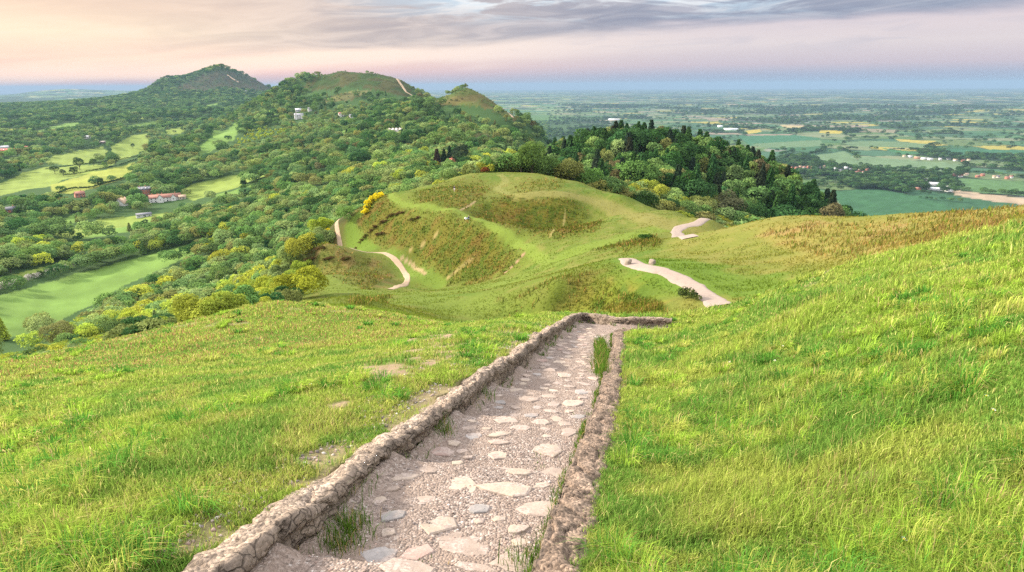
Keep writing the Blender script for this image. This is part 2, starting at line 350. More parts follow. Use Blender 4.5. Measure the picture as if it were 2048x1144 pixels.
# tracks worn into the turf
def track(pts, width, col, dmin, dmax=7e4, amt=.9):
    global C
    w_ = [cast(px, py, dmin, dmax) for px, py in pts]; w_ = resample([q[:2] for q in w_], 60)
    m = (1-sstep(width*.35, width*.8, polydist(w_)+(n2-.5)*width*.6))*amt; C = lerp(C, col, m); BR[:] = BR*(1-m)
    return w_
LUSH = (.135,.20,.03)
for pts, wd, col, dm_ in (([(1045,345),(990,348),(900,352),(850,366)],2.6,(.17,.20,.04),160), ([(780,388),(788,402),(830,413),(880,420),(930,427),(985,455),(1030,478),(1070,500),(1092,520),(1098,535)],1.7,LUSH,90),
    ([(1000,350),(1012,358),(1010,366),(992,376),(1010,386),(1040,389)],1.7,(.17,.19,.05),160),([(1098,530),(1140,508),(1200,490),(1270,470),(1330,455)],4.5,LUSH,70),
    ([(1045,389),(1130,388),(1180,398),(1240,420),(1300,440),(1350,455)],5,(.18,.185,.05),110),
    ([(735,418),(705,440),(698,462),(720,490),(740,500)],3,(.10,.17,.022),110),([(760,505),(800,520),(840,548),(880,572)],2.6,(.11,.175,.025),95),([(800,514),(825,528),(850,548)],.6,(.30,.24,.12),95),
    ([(640,560),(720,585),(850,590),(950,578),(1040,555),(1100,530)],7,(.12,.175,.028),60),([(850,600),(930,612),(960,625)],6,(.12,.175,.028),45),
    ([(1300,520),(1420,570),(1490,575)],7,(.09,.165,.02),40),([(952,402),(935,413),(922,420)],.5,(.30,.24,.12),120),([(820,500),(890,455)],.35,(.26,.22,.08),95),([(895,555),(985,485)],.3,(.26,.22,.08),95),([(1010,545),(1050,505)],.4,(.30,.2,.12),90),([(1100,475),(1130,425)],.4,(.24,.22,.07),120)):
    track(pts, wd, col, dm_)
# trodden earth beside the walls and in worn patches
soil = (1-sstep(.0, np.where(SIDE > 0, .14, .04), EDGE+(n2-.5)*np.where(SIDE > 0, .9, .25)))*(EDGE < 3)*np.where(SIDE > 0, .75, .6)*np.where(SIDE > 0, sstep(.36, .56, fbm(XG/.45, YG/.45, 3, 222)), 1)
pa = region([(690,760),(800,690),(900,660),(970,665),(960,690),(880,730),(760,800),(660,900),(560,980),(560,940)], 2, .06, 22)*sstep(.42, .60, n0*.5+n2*.5)
soil = np.maximum(soil, pa*1.0); soil = np.maximum(soil, (DG < 25)*sstep(.68, .78, fbm(XG/.9, YG/.9, 4, 91))*.5)
C = lerp(C, SOIL, np.clip(soil, 0, 1)*(.6+.4*n0))
# farmland: irregular cells of crops and pasture with hedges, woods
far = DG > 330
xf, yf = XG[far], YG[far]
def cells(x, y, s):
    x = x/s+.35*fbm(x/s, y/s, 2, 301); y = y/s*1.25+.35*fbm(x/s+9, y/s, 2, 305); ix, iy = np.floor(x), np.floor(y)
    b1 = np.full(x.shape, 9.); b2 = np.full(x.shape, 9.); idc = np.zeros(x.shape)
    for i in (-1, 0, 1):
        for j in (-1, 0, 1):
            cx, cy = ix+i, iy+j; d = np.hypot(cx+.15+.7*hsh(cx, cy, 5)-x, cy+.15+.7*hsh(cx, cy, 6)-y); c_ = hsh(cx, cy, 7)
            m = d < b1; b2 = np.where(m, b1, np.minimum(b2, d)); idc = np.where(m, c_, idc); b1 = np.minimum(b1, d)
    return idc, (b2-b1)*s
CELL = 260.
idc, ed = cells(xf, yf, CELL)
PAL = np.array(((.060,.135,.050),(.075,.155,.055),(.045,.115,.045),(.115,.165,.065),(.085,.150,.045),(.150,.190,.085),(.055,.125,.060),(.30,.27,.055),(.10,.150,.05),(.24,.20,.13),(.050,.110,.050),(.17,.20,.10)))
fc = PAL[np.clip((idc*len(PAL)).astype(int), 0, len(PAL)-1)]
df = DG[far]
wood = sstep(.575, .60, fbm(xf/520+1.7, yf/520, 4, 71)+.06*sstep(4000, 9000, df))
hedge = 1-sstep(5+df*.0012, 9+df*.0022, ed)
fc = lerp(fc, (.024,.050,.020), np.maximum(wood, hedge*.9))
fc = lerp(fc, (.30,.27,.24), sstep(.74, .78, fbm(xf/240, yf/240, 3, 88))*sstep(1500, 2500, df)*.5)
right = sstep(R(4), R(7), ag[far]); leftc = np.broadcast_to(np.array((.060,.120,.030)), fc.shape)
farm_plain = np.maximum(right, sstep(7000, 9000, df))
C[far] = lerp(leftc, fc, farm_plain)*1.0
WOODED = np.zeros(XG.shape, bool)                            # where trees may stand
WOODED |= (DG > 60) & (DG < 6200)
OPEN = np.zeros(XG.shape, bool)
def field(poly, col, dmin, var=.12, dmax=7e4):
    global C
    m = region(poly, dmin); OPEN[m] = True
    k = fbm(XG[m]/22, YG[m]/22, 4, 51)[:, None]-.5; s_ = np.sin((XG[m]*.8+YG[m]*.5)/2.4)[:, None]*.04
    C[m] = np.array(col)*(1+k*2*var*2+s_)
G1, G2, G3 = (.115,.19,.040), (.165,.215,.045), (.21,.235,.045)
FIELDS = (([(-80,604),(0,590),(80,568),(150,547),(250,521),(350,496),(460,469),(478,470),(430,492),(360,520),(250,570),(160,620),(60,668),(-80,700)],G1,380),
 ([(-80,578),(0,556),(80,536),(160,516),(170,520),(90,545),(0,572),(-80,592)],G2,380),
 ([(100,470),(200,437),(330,427),(330,434),(240,462),(150,478)],G2,500),
 ([(92,326),(130,308),(205,293),(216,304),(180,326)],G2,900),([(218,322),(222,292),(262,272),(302,266),(296,290),(262,315),(228,322)],G2,900),
 ([(-60,395),(0,366),(90,333),(180,330),(232,326),(120,362),(100,372),(0,392)],G2,850),([(102,370),(180,345),(270,325),(258,352),(200,372),(140,388),(104,384)],G3,850),
 ([(358,388),(380,370),(440,356),(540,336),(532,352),(432,386),(385,402)],G2,600),([(430,388),(520,368),(505,390),(440,406)],G1,600),([(598,352),(690,338),(682,354),(618,373)],G1,500),
 ([(425,262),(470,246),(482,252),(470,280),(440,290),(402,312),(392,296),(416,280)],G1,1000),([(62,266),(130,246),(172,242),(160,254),(80,272)],G1,1500),([(180,255),(236,245),(240,250),(195,258)],G1,1500),([(180,231),(240,226),(246,230),(190,236)],G2,2000),([(272,236),(308,228),(310,234),(280,240)],G2,2000),
 ([(0,262),(62,250),(66,256),(0,268)],G3,1500),([(400,212),(440,205),(442,214),(410,220)],G1,2200),([(150,480),(200,462),(330,430),(270,460)],G1,500),
 ([(100,450),(150,428),(190,420),(160,440),(120,455)],G1,600),([(0,276),(50,272),(52,278),(0,284)],G1,1500),
 ([(533,222),(566,216),(566,226),(540,232)],G1,1200),([(675,250),(716,240),(700,252)],G1,900),([(660,268),(700,258),(690,268)],G1,900),
 # the plain on the right
 ([(1655,382),(1760,378),(1840,392),(1900,412),(1960,428),(1700,445),(1690,420)],(.042,.115,.045),1000),([(1800,372),(1870,385),(2000,405),(2060,412),(2060,420),(1960,428),(1880,408),(1820,388)],(.038,.10,.042),1000),
 ([(1900,380),(1960,387),(2060,397),(2060,411),(1990,404),(1910,390)],(.34,.27,.17),1100),([(1910,356),(2060,366),(2060,392),(1960,386),(1912,378)],(.085,.165,.055),1100),
 ([(1620,312),(1690,302),(1720,325),(1718,336),(1640,326)],(.12,.19,.085),1500),([(1715,312),(1790,318),(1930,330),(1905,345),(1780,338),(1722,334)],(.125,.195,.09),1500),
 ([(1475,272),(1590,270),(1640,276),(1640,288),(1500,292)],(.045,.135,.06),2000),([(1500,288),(1640,280),(1650,292),(1530,296)],(.11,.18,.08),2000),([(1680,284),(1760,282),(1860,288),(1850,296),(1700,292)],(.11,.175,.075),2000),
 ([(1790,278),(1870,282),(1868,286),(1800,284)],(.32,.28,.06),2200),([(1880,298),(2060,300),(2060,314),(1900,310)],(.04,.125,.055),1800),([(1760,295),(1820,303),(1870,308),(1800,308)],(.045,.14,.05),1800),
 ([(1560,250),(1610,252),(1606,258),(1570,256)],(.36,.30,.14),2500),([(1640,260),(1690,262),(1680,268),(1640,266)],(.34,.29,.05),2500),([(1490,262),(1520,258),(1522,264),(1496,268)],(.34,.29,.06),2500),([(1710,256),(1800,260),(1790,266),(1720,264)],(.20,.18,.10),2500))
FIELDS += tuple((p_, c_, 1400) for p_, c_ in (([(60,234),(120,226),(128,232),(66,242)],G2),([(250,252),(320,244),(318,253),(256,260)],G1),([(330,260),(372,252),(370,263),(336,270)],G2),([(10,242),(52,236),(54,244),(12,250)],G2),([(150,216),(200,211),(204,217),(156,222)],G3),([(300,218),(340,212),(338,219),(304,224)],G2),([(0,320),(40,312),(44,321),(0,332)],G1)))
for p_, c_, d_ in FIELDS: field(p_, c_, d_)
# the tops and flanks of the ridge: grass and bracken, no trees
MOORM = np.zeros(XG.shape, bool)
def moor(poly, dmin, c0=(.085,.105,.028), c1=(.13,.12,.05)):
    global C
    m = region(poly, dmin, .02, dmin*2.2 if dmin < 3000 else 5200); OPEN[m] = True; MOORM[m] = True; C[m] = lerp(np.broadcast_to(np.array(c0), (m.sum(), 3)), c1, sstep(.42, .58, fbm(XG[m]/40, YG[m]/40, 4, 66)))*(.55+.9*fbm(XG[m]/14, YG[m]/14, 3, 67))[:, None]
moor([(340,180),(390,158),(435,140),(480,150),(530,170),(560,186),(520,186),(490,182),(450,178),(400,186)], 3500, (.042,.058,.022), (.06,.056,.026))
moor([(590,182),(640,152),(685,138),(740,148),(800,156),(840,175),(872,197),(820,196),(790,188),(745,178),(700,174),(650,180)], 1300, (.042,.072,.018), (.066,.068,.022))
moor([(640,200),(690,186),(740,182),(700,200),(650,206)], 1300, (.15,.15,.05), (.13,.13,.05))
moor([(868,200),(900,190),(935,178),(990,194),(1035,236),(1024,240),(985,222),(940,210),(900,212),(874,212)], 800, (.085,.105,.026), (.12,.105,.035))
OPEN |= DG < 58
# the open earthwork carries no trees
OPEN |= region([(700,440),(720,402),(780,378),(850,362),(930,344),(1050,342),(1120,352),(1200,368),(1300,398),(1450,436),(1470,450),(1300,560),(900,660),(560,640),(600,570),(660,470)], 40, 0, 214)
OPEN |= region([(1440,470),(1470,440),(1560,430),(2400,350),(2400,600),(1440,620)], 40, 0, 100)
OPEN |= (ag > R(6)) & (DG > 60) & (DG < 150)
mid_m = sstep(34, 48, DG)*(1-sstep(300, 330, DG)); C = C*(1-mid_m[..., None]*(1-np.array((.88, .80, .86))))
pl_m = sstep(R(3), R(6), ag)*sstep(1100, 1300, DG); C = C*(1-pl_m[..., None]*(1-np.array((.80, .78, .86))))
C[MOORM] *= .74
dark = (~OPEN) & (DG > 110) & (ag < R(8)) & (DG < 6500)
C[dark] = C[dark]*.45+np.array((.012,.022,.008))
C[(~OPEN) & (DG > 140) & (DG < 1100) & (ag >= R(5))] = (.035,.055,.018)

# ------------------------------------------------------------------ the ground sheet
def ground_mat():
    t = NT('ground_cover')
    at = t.n('ShaderNodeAttribute', attribute_name='tint'); co = t.coord()
    fine = t.noise(38, 6, .7, co); mid = t.noise(3.2, 5, .6, co)
    c = t.mix(.55, at.outputs[0], t.ramp(fine.outputs[0], ((.3, .45), (.7, 1.45))), 'MULTIPLY')
    c = t.mix(.35, c, t.ramp(mid.outputs[0], ((.3, .6), (.7, 1.35))), 'MULTIPLY')
    h = t.math('ADD', t.math('MULTIPLY', fine.outputs[0], .04), t.math('MULTIPLY', mid.outputs[0], .25))
    t.bsdf(c, .95, t.bump(h, .6, .5), .05); return t.m
M_ground = ground_mat()
idx = (np.arange(NL-1)[:, None]*NA+np.arange(NA-1)[None]).ravel()
quads = np.stack([idx, idx+1, idx+NA+1, idx+NA], 1)
V = np.stack([XG.ravel(), YG.ravel(), ZG.ravel()], 1)
fd = np.repeat(np.arange(NL-1), NA-1)
split = int(np.searchsorted(LL, math.log(330)))               # hilltop sheet and countryside sheet share an edge row
q1 = quads[fd < split]; q2 = quads[fd >= split]-split*NA
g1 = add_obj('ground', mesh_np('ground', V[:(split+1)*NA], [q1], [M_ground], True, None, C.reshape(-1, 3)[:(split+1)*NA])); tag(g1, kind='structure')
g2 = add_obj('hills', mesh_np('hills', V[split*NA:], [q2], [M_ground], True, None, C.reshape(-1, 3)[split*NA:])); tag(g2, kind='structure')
for o in (g1, g2): o.visible_shadow = True

# ------------------------------------------------------------------ sky, sun, air, camera
SUN_AZ, SUN_EL = R(-74), R(25)
W_ = bpy.data.worlds.new('World'); SC.world = W_; W_.use_nodes = True
class WT(NT):
    def __init__(s): s.t = W_.node_tree; s.t.nodes.clear(); s.out = s.t.nodes.new('ShaderNodeOutputWorld')
t = WT()
gen = t.n('ShaderNodeTexCoord').outputs['Generated']
sx = t.n('ShaderNodeSeparateXYZ'); t.set(sx.inputs[0], gen)
X_, Y_, Z_ = sx.outputs
sky = t.n('ShaderNodeTexSky', sky_type='NISHITA', sun_disc=False, sun_elevation=SUN_EL, sun_rotation=SUN_AZ, altitude=300, air_density=1., dust_density=2., ozone_density=1.)
azf = t.n('ShaderNodeMapRange', i_1=-.62, i_2=.35, interpolation_type='SMOOTHSTEP'); t.set(azf.inputs[0], X_)
lowL = t.ramp(t.math('MULTIPLY', Z_, 5.), ((.0,(.48,.36,.38)),(.045,(.60,.40,.38)),(.09,(.78,.47,.40)),(.16,(.86,.58,.44)),(.32,(.90,.72,.50)),(.47,(.78,.58,.42)),(.62,(.54,.42,.34)),(1.,(.45,.42,.40))))
lowR = t.ramp(t.math('MULTIPLY', Z_, 5.), ((.0,(.24,.31,.41)),(.06,(.30,.33,.42)),(.125,(.44,.385,.43)),(.25,(.53,.475,.485)),(.4,(.47,.42,.46)),(.6,(.41,.42,.49)),(1.,(.42,.45,.52))))
base = t.mix(azf.outputs[0], lowL, lowR)
# cloud sheet: long soft masses lying along the slope of the front, its lower edge climbing to the right
zs = t.math('SUBTRACT', Z_, t.math('MULTIPLY', X_, .052))
cx = t.n('ShaderNodeCombineXYZ'); t.set(cx.inputs[0], t.math('MULTIPLY', X_, 2.4)); t.set(cx.inputs[1], t.math('MULTIPLY', zs, 17.)); t.set(cx.inputs[2], t.math('MULTIPLY', Y_, 1.3))
cg = t.n('ShaderNodeCombineXYZ'); t.set(cg.inputs[0], t.math('ADD', t.math('MULTIPLY', X_, 5.), t.math('MULTIPLY', Z_, 16.))); t.set(cg.inputs[1], t.math('SUBTRACT', t.math('MULTIPLY', Z_, 34.), t.math('MULTIPLY', X_, 1.6))); t.set(cg.inputs[2], t.math('MULTIPLY', Y_, 2.))
cn = t.noise(1.6, 6, .55, cx.outputs[0], .5); cn2 = t.noise(3.6, 7, .6, cx.outputs[0], .8); cn3 = t.noise(1.15, 6, .6, cg.outputs[0], .9)
edge_ = t.math('SUBTRACT', t.math("SUBTRACT", zs, .062), t.math('MULTIPLY', t.math('SUBTRACT', cn.outputs[0], .5), .045))
cm = t.n('ShaderNodeMapRange', i_1=-.010, i_2=.010, interpolation_type='SMOOTHSTEP'); t.set(cm.inputs[0], edge_)
grey = t.mix(azf.outputs[0], (.47,.375,.33), (.185,.215,.295))
grey = t.mix(t.ramp(cn2.outputs[0], ((.38, 0.), (.66, 1.))), grey, t.mix(azf.outputs[0], (.66,.52,.42), (.29,.31,.375)))
mid_ = t.ramp(t.math('ADD', t.math('MULTIPLY', X_, .8), .5), ((.28, 0.), (.46, 1.), (.72, 1.), (.92, .25)))
gap = t.math('MULTIPLY', t.math('MULTIPLY', t.ramp(cn3.outputs[0], ((.46, 0.), (.57, 1.))), t.ramp(Z_, ((.076, 0.), (.108, 1.)))), mid_)
grey = t.mix(gap, grey, t.mix(t.ramp(cn2.outputs[0], ((.45, 0.), (.6, 1.))), (.42,.53,.62), (.66,.70,.72)))
low = t.mix(t.math('MULTIPLY', cm.outputs[0], t.ramp(azf.outputs[0], ((0., .30), (.35, .9), (1., .95)))), base, grey)
under = t.n('ShaderNodeMapRange', i_1=.020, i_2=.003, interpolation_type='SMOOTHSTEP'); t.set(under.inputs[0], t.math('ABSOLUTE', t.math('ADD', edge_, .016)))
low = t.mix(t.math('MULTIPLY', under.outputs[0], t.ramp(azf.outputs[0], ((0., .5), (.6, .6), (1., .2)))), low, t.mix(azf.outputs[0], (.90,.72,.55), (.66,.57,.55)))
thin = t.math('MULTIPLY', t.ramp(cn2.outputs[0], ((.52, 0.), (.68, 1.))), t.ramp(Z_, ((.03, 0.), (.05, .45), (.09, .3), (.12, .1))))
low = t.mix(thin, low, t.mix(azf.outputs[0], (.72,.57,.46), (.40,.385,.44)))
cnh = cn
up = t.n('ShaderNodeMapRange', i_1=.13, i_2=.36, interpolation_type='SMOOTHSTEP'); t.set(up.inputs[0], Z_)
bgl = t.n('ShaderNodeBackground', i_Strength=.70); t.set(bgl.inputs[0], low)
veil = t.mix(.62, sky.outputs[0], t.mix(t.ramp(cn.outputs[0], ((.4, 0.), (.65, 1.))), (13.,12.5,12.), (9.5,9.7,10.2)))
bgh = t.n('ShaderNodeBackground', i_Strength=.14); t.set(bgh.inputs[0], veil)
ms = t.n('ShaderNodeMixShader'); t.set(ms.inputs[0], up.outputs[0]); t.t.links.new(bgl.outputs[0], ms.inputs[1]); t.t.links.new(bgh.outputs[0], ms.inputs[2])
t.t.links.new(ms.outputs[0], t.out.inputs[0])
W_.cycles.sampling_method = 'MANUAL'; W_.cycles.sample_map_resolution = 512
sl = bpy.data.lights.new('sun', 'SUN'); sl.energy = 5.0; sl.angle = R(7); sl.color = (1., .90, .74)
so = add_obj('sun', sl); so.location = (0, 0, 600)
so.rotation_euler = (math.pi/2-SUN_EL, 0, -SUN_AZ+math.pi)
# pointing check: the lamp's -Z axis must run from the sun to the ground
import mathutils
sd = mathutils.Vector((math.sin(SUN_AZ)*math.cos(SUN_EL), math.cos(SUN_AZ)*math.cos(SUN_EL), math.sin(SUN_EL)))
so.rotation_euler = (-sd).to_track_quat('-Z', 'Y').to_euler()
def haze():
    hx, y0, y1, z0, z1 = 40000., -400., 48000., float(ZG.min())-25, 428.
    v = [(sx_*hx, yy, zz) for zz in (z0, z1) for yy in (y0, y1) for sx_ in (-1, 1)]
    f = [(0,2,3,1),(4,5,7,6),(0,1,5,4),(2,6,7,3),(0,4,6,2),(1,3,7,5)]
    o = add_obj('haze', mesh_np('haze', v, [np.array(f)])); tag(o, kind='stuff')
    t = NT('haze_air'); pv = t.n('ShaderNodeVolumePrincipled', i_Density=HAZE, i_Anisotropy=0.)
    pv.inputs['Color'].default_value = (.23, .345, .48, 1); t.t.links.new(pv.outputs[0], t.out.inputs['Volume'])
    o.data.materials.append(t.m); return o
HAZE = 4.6e-5
haze()
cam = bpy.data.cameras.new('camera'); cam.sensor_width = 36; cam.lens = F/2048*36; cam.clip_start = .05; cam.clip_end = 200000
co_ = add_obj('camera', cam); co_.location = (0, 0, EYE); co_.rotation_euler = (mathutils.Matrix.Rotation(math.pi/2-PITCH, 3, 'X') @ mathutils.Matrix.Rotation(-ROLL, 3, 'Z')).to_euler(); SC.camera = co_
SC.view_settings.view_transform = 'Standard'; SC.view_settings.look = 'None'; SC.view_settings.exposure = 1.08; SC.view_settings.gamma = 1
SC.render.engine = 'CYCLES'; SC.cycles.max_bounces = 5; SC.cycles.diffuse_bounces = 3; SC.cycles.transmission_bounces = 3; SC.cycles.volume_bounces = 0; SC.cycles.transparent_max_bounces = 4
SC.cycles.use_denoising = False
# ------------------------------------------------------------------ stepped path, wall and kerb
def step_z(s):
    q = s/1.55+.35; f = q-np.floor(q)
    return .15*f-.075-.03*sstep(.95, 1., f)
nu = 34
U = np.linspace(0, 1, nu)
PX = LE[:, None, 0]*(1-U)+RE[:, None, 0]*U; PY = LE[:, None, 1]*(1-U)+RE[:, None, 1]*U
def path_z(x, y):
    s = EX*x+EY*y+.10*(fbm(x/.35, y/.35, 2, 15)-.5)
    return EYE-1.45-SL*(EX*x+EY*y)+step_z(s)+(fbm(x/.5, y/.5, 3, 14)-.5)*.05+(fbm(x/.05, y/.05, 2, 13)-.5)*.022
PZ = path_z(PX, PY)+.06*(sstep(.12, 0, U))[None]
pv = [np.stack([PX.ravel(), PY.ravel(), PZ.ravel()], 1)]
ii = (np.arange(NP-1)[:, None]*nu+np.arange(nu-1)[None]).ravel()
pq = [np.stack([ii, ii+1, ii+nu+1, ii+nu], 1)]; pm = [np.zeros(len(ii), int)]
pt = []; off = NP*nu
def gravel_mat():
    t = NT('pink_gravel'); co = t.coord()
    v = t.n('ShaderNodeTexVoronoi', i_Scale=70.); t.set(v.inputs['Vector'], co)
    big = t.noise(2.2, 5, .6, co); fine = t.noise(120, 4, .6, co)
    pc = t.n('ShaderNodeSeparateColor'); t.set(pc.inputs[0], v.outputs['Color'])
    peb = t.ramp(pc.outputs[0], ((.0, (.09,.08,.075)), (.18, (.19,.15,.13)), (.42, (.28,.222,.192)), (.72, (.34,.272,.236)), (.92, (.48,.41,.37)), (1., (.56,.52,.49))))
    c = t.mix(t.ramp(big.outputs[0], ((.35, .15), (.68, .85))), peb, (.30,.23,.187))
    c = t.mix(.5, c, t.ramp(fine.outputs[0], ((.3, .6), (.7, 1.35))), 'MULTIPLY')
    c = t.mix(1., c, (.80,.78,.76), 'MULTIPLY')
    h = t.math('ADD', t.math('MULTIPLY', v.outputs['Distance'], -.7), t.math('MULTIPLY', fine.outputs[0], .3))
    t.bsdf(c, .92, t.bump(h, .9, .02), .15); return t.m
def stone_mat():
    t = NT('paving_stone'); at = t.n('ShaderNodeAttribute', attribute_name='tint'); co = t.coord()
    a = t.noise(9, 6, .65, co); b = t.noise(70, 4, .6, co)
    c = t.mix(.6, at.outputs[0], t.ramp(a.outputs[0], ((.3, .62), (.7, 1.2))), 'MULTIPLY'); c = t.mix(.35, c, t.ramp(b.outputs[0], ((.3, .6), (.7, 1.3))), 'MULTIPLY')
    e = t.n('ShaderNodeTexVoronoi', i_Scale=70.); t.set(e.inputs['Vector'], co); ec = t.n('ShaderNodeSeparateColor'); t.set(ec.inputs[0], e.outputs['Color'])
    gr = t.mix(.5, (.30,.22,.18), t.ramp(ec.outputs[0], ((0., (.12,.10,.09)), (1., (.5,.43,.38)))))
    g2 = t.noise(5, 5, .7, co, .5); c = t.mix(t.ramp(g2.outputs[0], ((.47, .0), (.56, .85))), c, gr)
    t.bsdf(c, .85, t.bump(t.math('ADD', a.outputs[0], t.math('MULTIPLY', b.outputs[0], .4)), .5, .015), .25); return t.m
SMOOTHP = True
pcol = [np.ones((NP*nu, 3))*.4]
STP = ((925,978,.17,0),(1008,990,.19,0),(960,1020,.09,2),(1078,1020,.13,1),(878,1040,.13,0),(925,1075,.16,1),(835,1086,.13,3),(760,1090,.12,2),(785,1030,.10,2),(1095,897,.17,0),(1080,856,.12,0),(1135,872,.12,1),(1110,832,.11,0),
    (1128,757,.17,0),(985,935,.22,1),(905,930,.12,0),(960,816,.13,1),(1010,770,.16,0),(1012,852,.17,1),(872,925,.12,0),(1060,935,.2,1),(1040,960,.1,0),(1105,790,.13,0),(1110,960,.12,1),(690,1130,.13,2),(1120,728,.16,0),(1160,728,.12,0),(1100,705,.13,0),(1150,700,.12,2),(940,1135,.16,1),(1030,1110,.14,1))
scol = ((.37,.295,.23), (.31,.24,.195), (.265,.24,.225), (.31,.215,.18))
cen = [(*pcast(a, b), r, k) for a, b, r, k in STP]
tries = 0
while len(cen) < 290 and tries < 9000:
    tries += 1; k = int(10+(NP-150)*random.random()**.8); u = random.uniform(.12, .9)
    x, y = LE[k]*(1-u)+RE[k]*u; r = random.uniform(.05, .14)
    if all(math.hypot(x-c[0], y-c[1]) > (r+c[2])*1.02 for c in cen): cen.append((x, y, r, random.choice((0,0,0,1,1,1,1,2,3))))
for x, y, r, kk in cen:
    m = random.randint(5, 7); ph = random.random()*6; el = random.uniform(.62, 1.); th0 = random.random()*3
    ths = ph+np.arange(m)/m*2*math.pi+np.array([random.uniform(-.2, .2) for _ in range(m)])
    rr = np.array([r*random.uniform(.68, 1.2) for _ in range(m)])
    ring = np.stack([rr*np.cos(ths), rr*np.sin(ths)*el], 1); c_, s_ = math.cos(th0), math.sin(th0); ring = ring@np.array(((c_, s_), (-s_, c_)))
    z0 = float(path_z(np.array([x]), np.array([y]))[0]); gx = -EX*(SL-.084); gy = -EY*(SL-.084)
    vs = []
    for sc_, dz in ((1.06, -.03), (1., .001), (.92, .006), (.5, .008)):
        for p in ring:
            qx, qy = p*sc_; vs.append((x+qx, y+qy, z0+gx*qx+gy*qy+dz+random.uniform(-.0015, .0015)))
    vs.append((x, y, z0+.009))
    base = off; off += len(vs); pv.append(np.array(vs))
    q = [(base+l*m+i, base+l*m+(i+1) % m, base+(l+1)*m+(i+1) % m, base+(l+1)*m+i) for l in range(3) for i in range(m)]
    pq.append(np.array(q)); pm.append(np.ones(len(q), int)); pt += [(base+3*m+i, base+3*m+(i+1) % m, base+4*m) for i in range(m)]
    j = random.uniform(.85, 1.15); pcol.append(np.tile(np.array(scol[kk])*j, (len(vs), 1)))
M_gravel = gravel_mat(); M_stone = stone_mat()
pme = mesh_np('path', np.concatenate(pv), [np.concatenate(pq), np.array(pt)], [M_gravel, M_stone], True, np.concatenate(pm+[np.ones(len(pt), int)]), np.concatenate(pcol)); sm_ = np.concatenate(pm+[np.ones(len(pt), int)]) == 0; pme.polygons.foreach_set('use_smooth', sm_)
o = add_obj('path', pme)
tag(o, kind='structure')
def wall_mat(name, c0, c1, c2, crack=.5):
    t = NT(name); co = t.coord()
    v = t.n('ShaderNodeTexVoronoi', i_Scale=11., feature='DISTANCE_TO_EDGE')
    d = t.noise(7, 3, .5, co); t.set(v.inputs['Vector'], t.mix(.12, co, d.outputs['Color'], 'ADD'))
    a = t.noise(4, 6, .65, co); b = t.noise(45, 5, .7, co); e = t.n('ShaderNodeTexVoronoi', i_Scale=55.); t.set(e.inputs['Vector'], co)
    c = t.ramp(a.outputs[0], ((.3, c0), (.52, c1), (.72, c2)))
    ec = t.n('ShaderNodeSeparateColor'); t.set(ec.inputs[0], e.outputs['Color'])
    c = t.mix(.75, c, t.ramp(ec.outputs[0], ((0., .45), (.5, 1.), (1., 1.75))), 'MULTIPLY')
    c = t.mix(.6, c, t.ramp(b.outputs[0], ((.3, .5), (.7, 1.4))), 'MULTIPLY')
    ck = t.ramp(v.outputs['Distance'], ((.0, .12), (.06, 1.)))
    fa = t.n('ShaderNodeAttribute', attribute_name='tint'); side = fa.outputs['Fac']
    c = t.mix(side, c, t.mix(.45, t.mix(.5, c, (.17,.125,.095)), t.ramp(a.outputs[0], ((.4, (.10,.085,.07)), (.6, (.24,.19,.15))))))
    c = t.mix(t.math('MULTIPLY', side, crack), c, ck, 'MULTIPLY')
    h = t.math('ADD', t.math('MULTIPLY', t.math('MULTIPLY', ck, side), .5), t.math('ADD', t.math('MULTIPLY', b.outputs[0], .5), t.math('MULTIPLY', e.outputs['Distance'], -.4)))
    t.bsdf(c, .95, t.bump(h, .9, .04), .12); return t.m
def loft(name, line, outward, prof, amp, mat, s0, hfun=None):
    """rough masonry along a line: profile = (distance outward, height over the path plane)"""
    tg = np.gradient(line, axis=0); tg /= np.linalg.norm(tg, axis=1)[:, None]; nrm = np.stack([-tg[:, 1], tg[:, 0]], 1)*outward
    prof = np.array(prof); q = np.linspace(0, len(prof)-1, 40); po = np.interp(q, range(len(prof)), prof[:, 0]); ph = np.interp(q, range(len(prof)), prof[:, 1])
    run = np.concatenate([[0], np.cumsum(np.hypot(*np.diff(line, axis=0).T))])[:, None]+0*po; vq = (np.cumsum(np.hypot(np.diff(po, prepend=po[0]), np.diff(ph, prepend=ph[0]))))[None]+0*run
    tp = np.gradient(po); th = np.gradient(ph); ln = np.hypot(tp, th)+1e-6; no, nh = -th/ln, tp/ln
    d = amp*(1.5*(fbm(run/.30, vq/.16, 3, s0)-.5)+1.3*(fbm(run/.11, vq/.09, 2, s0+11)-.5)+.8*(fbm(run/.06, vq/.05, 3, s0+3)-.5))-amp*1.1*(1-sstep(.0, .06, np.abs(fbm(run/.22, vq/.15, 2, s0+5)-.5)))
    hs = (hfun(run) if hfun is not None else 1.)
    face = 1-sstep(.015, .05, po[None]+.03*(fbm(run/.15, vq/.3, 2, s0+8)-.5)); O = po+no*d; H = ph*np.where(ph > 0, hs, 1)+nh*d
    x = line[:, None, 0]+nrm[:, None, 0]*O; y = line[:, None, 1]+nrm[:, None, 1]*O
    z = pplane(line[:, None, 0], line[:, None, 1])+H
    n_, m_ = x.shape; k = (np.arange(n_-1)[:, None]*m_+np.arange(m_-1)[None]).ravel()
    Q = np.stack([k, k+m_, k+m_+1, k+1], 1) if outward > 0 else np.stack([k, k+1, k+m_+1, k+m_], 1)
    return add_obj(name, mesh_np(name, np.stack([x.ravel(), y.ravel(), z.ravel()], 1), [Q], [mat], False, None, np.repeat((face+0*run).ravel()[:, None], 3, 1)))
fine = lambda L_, m: resample(L_, m)
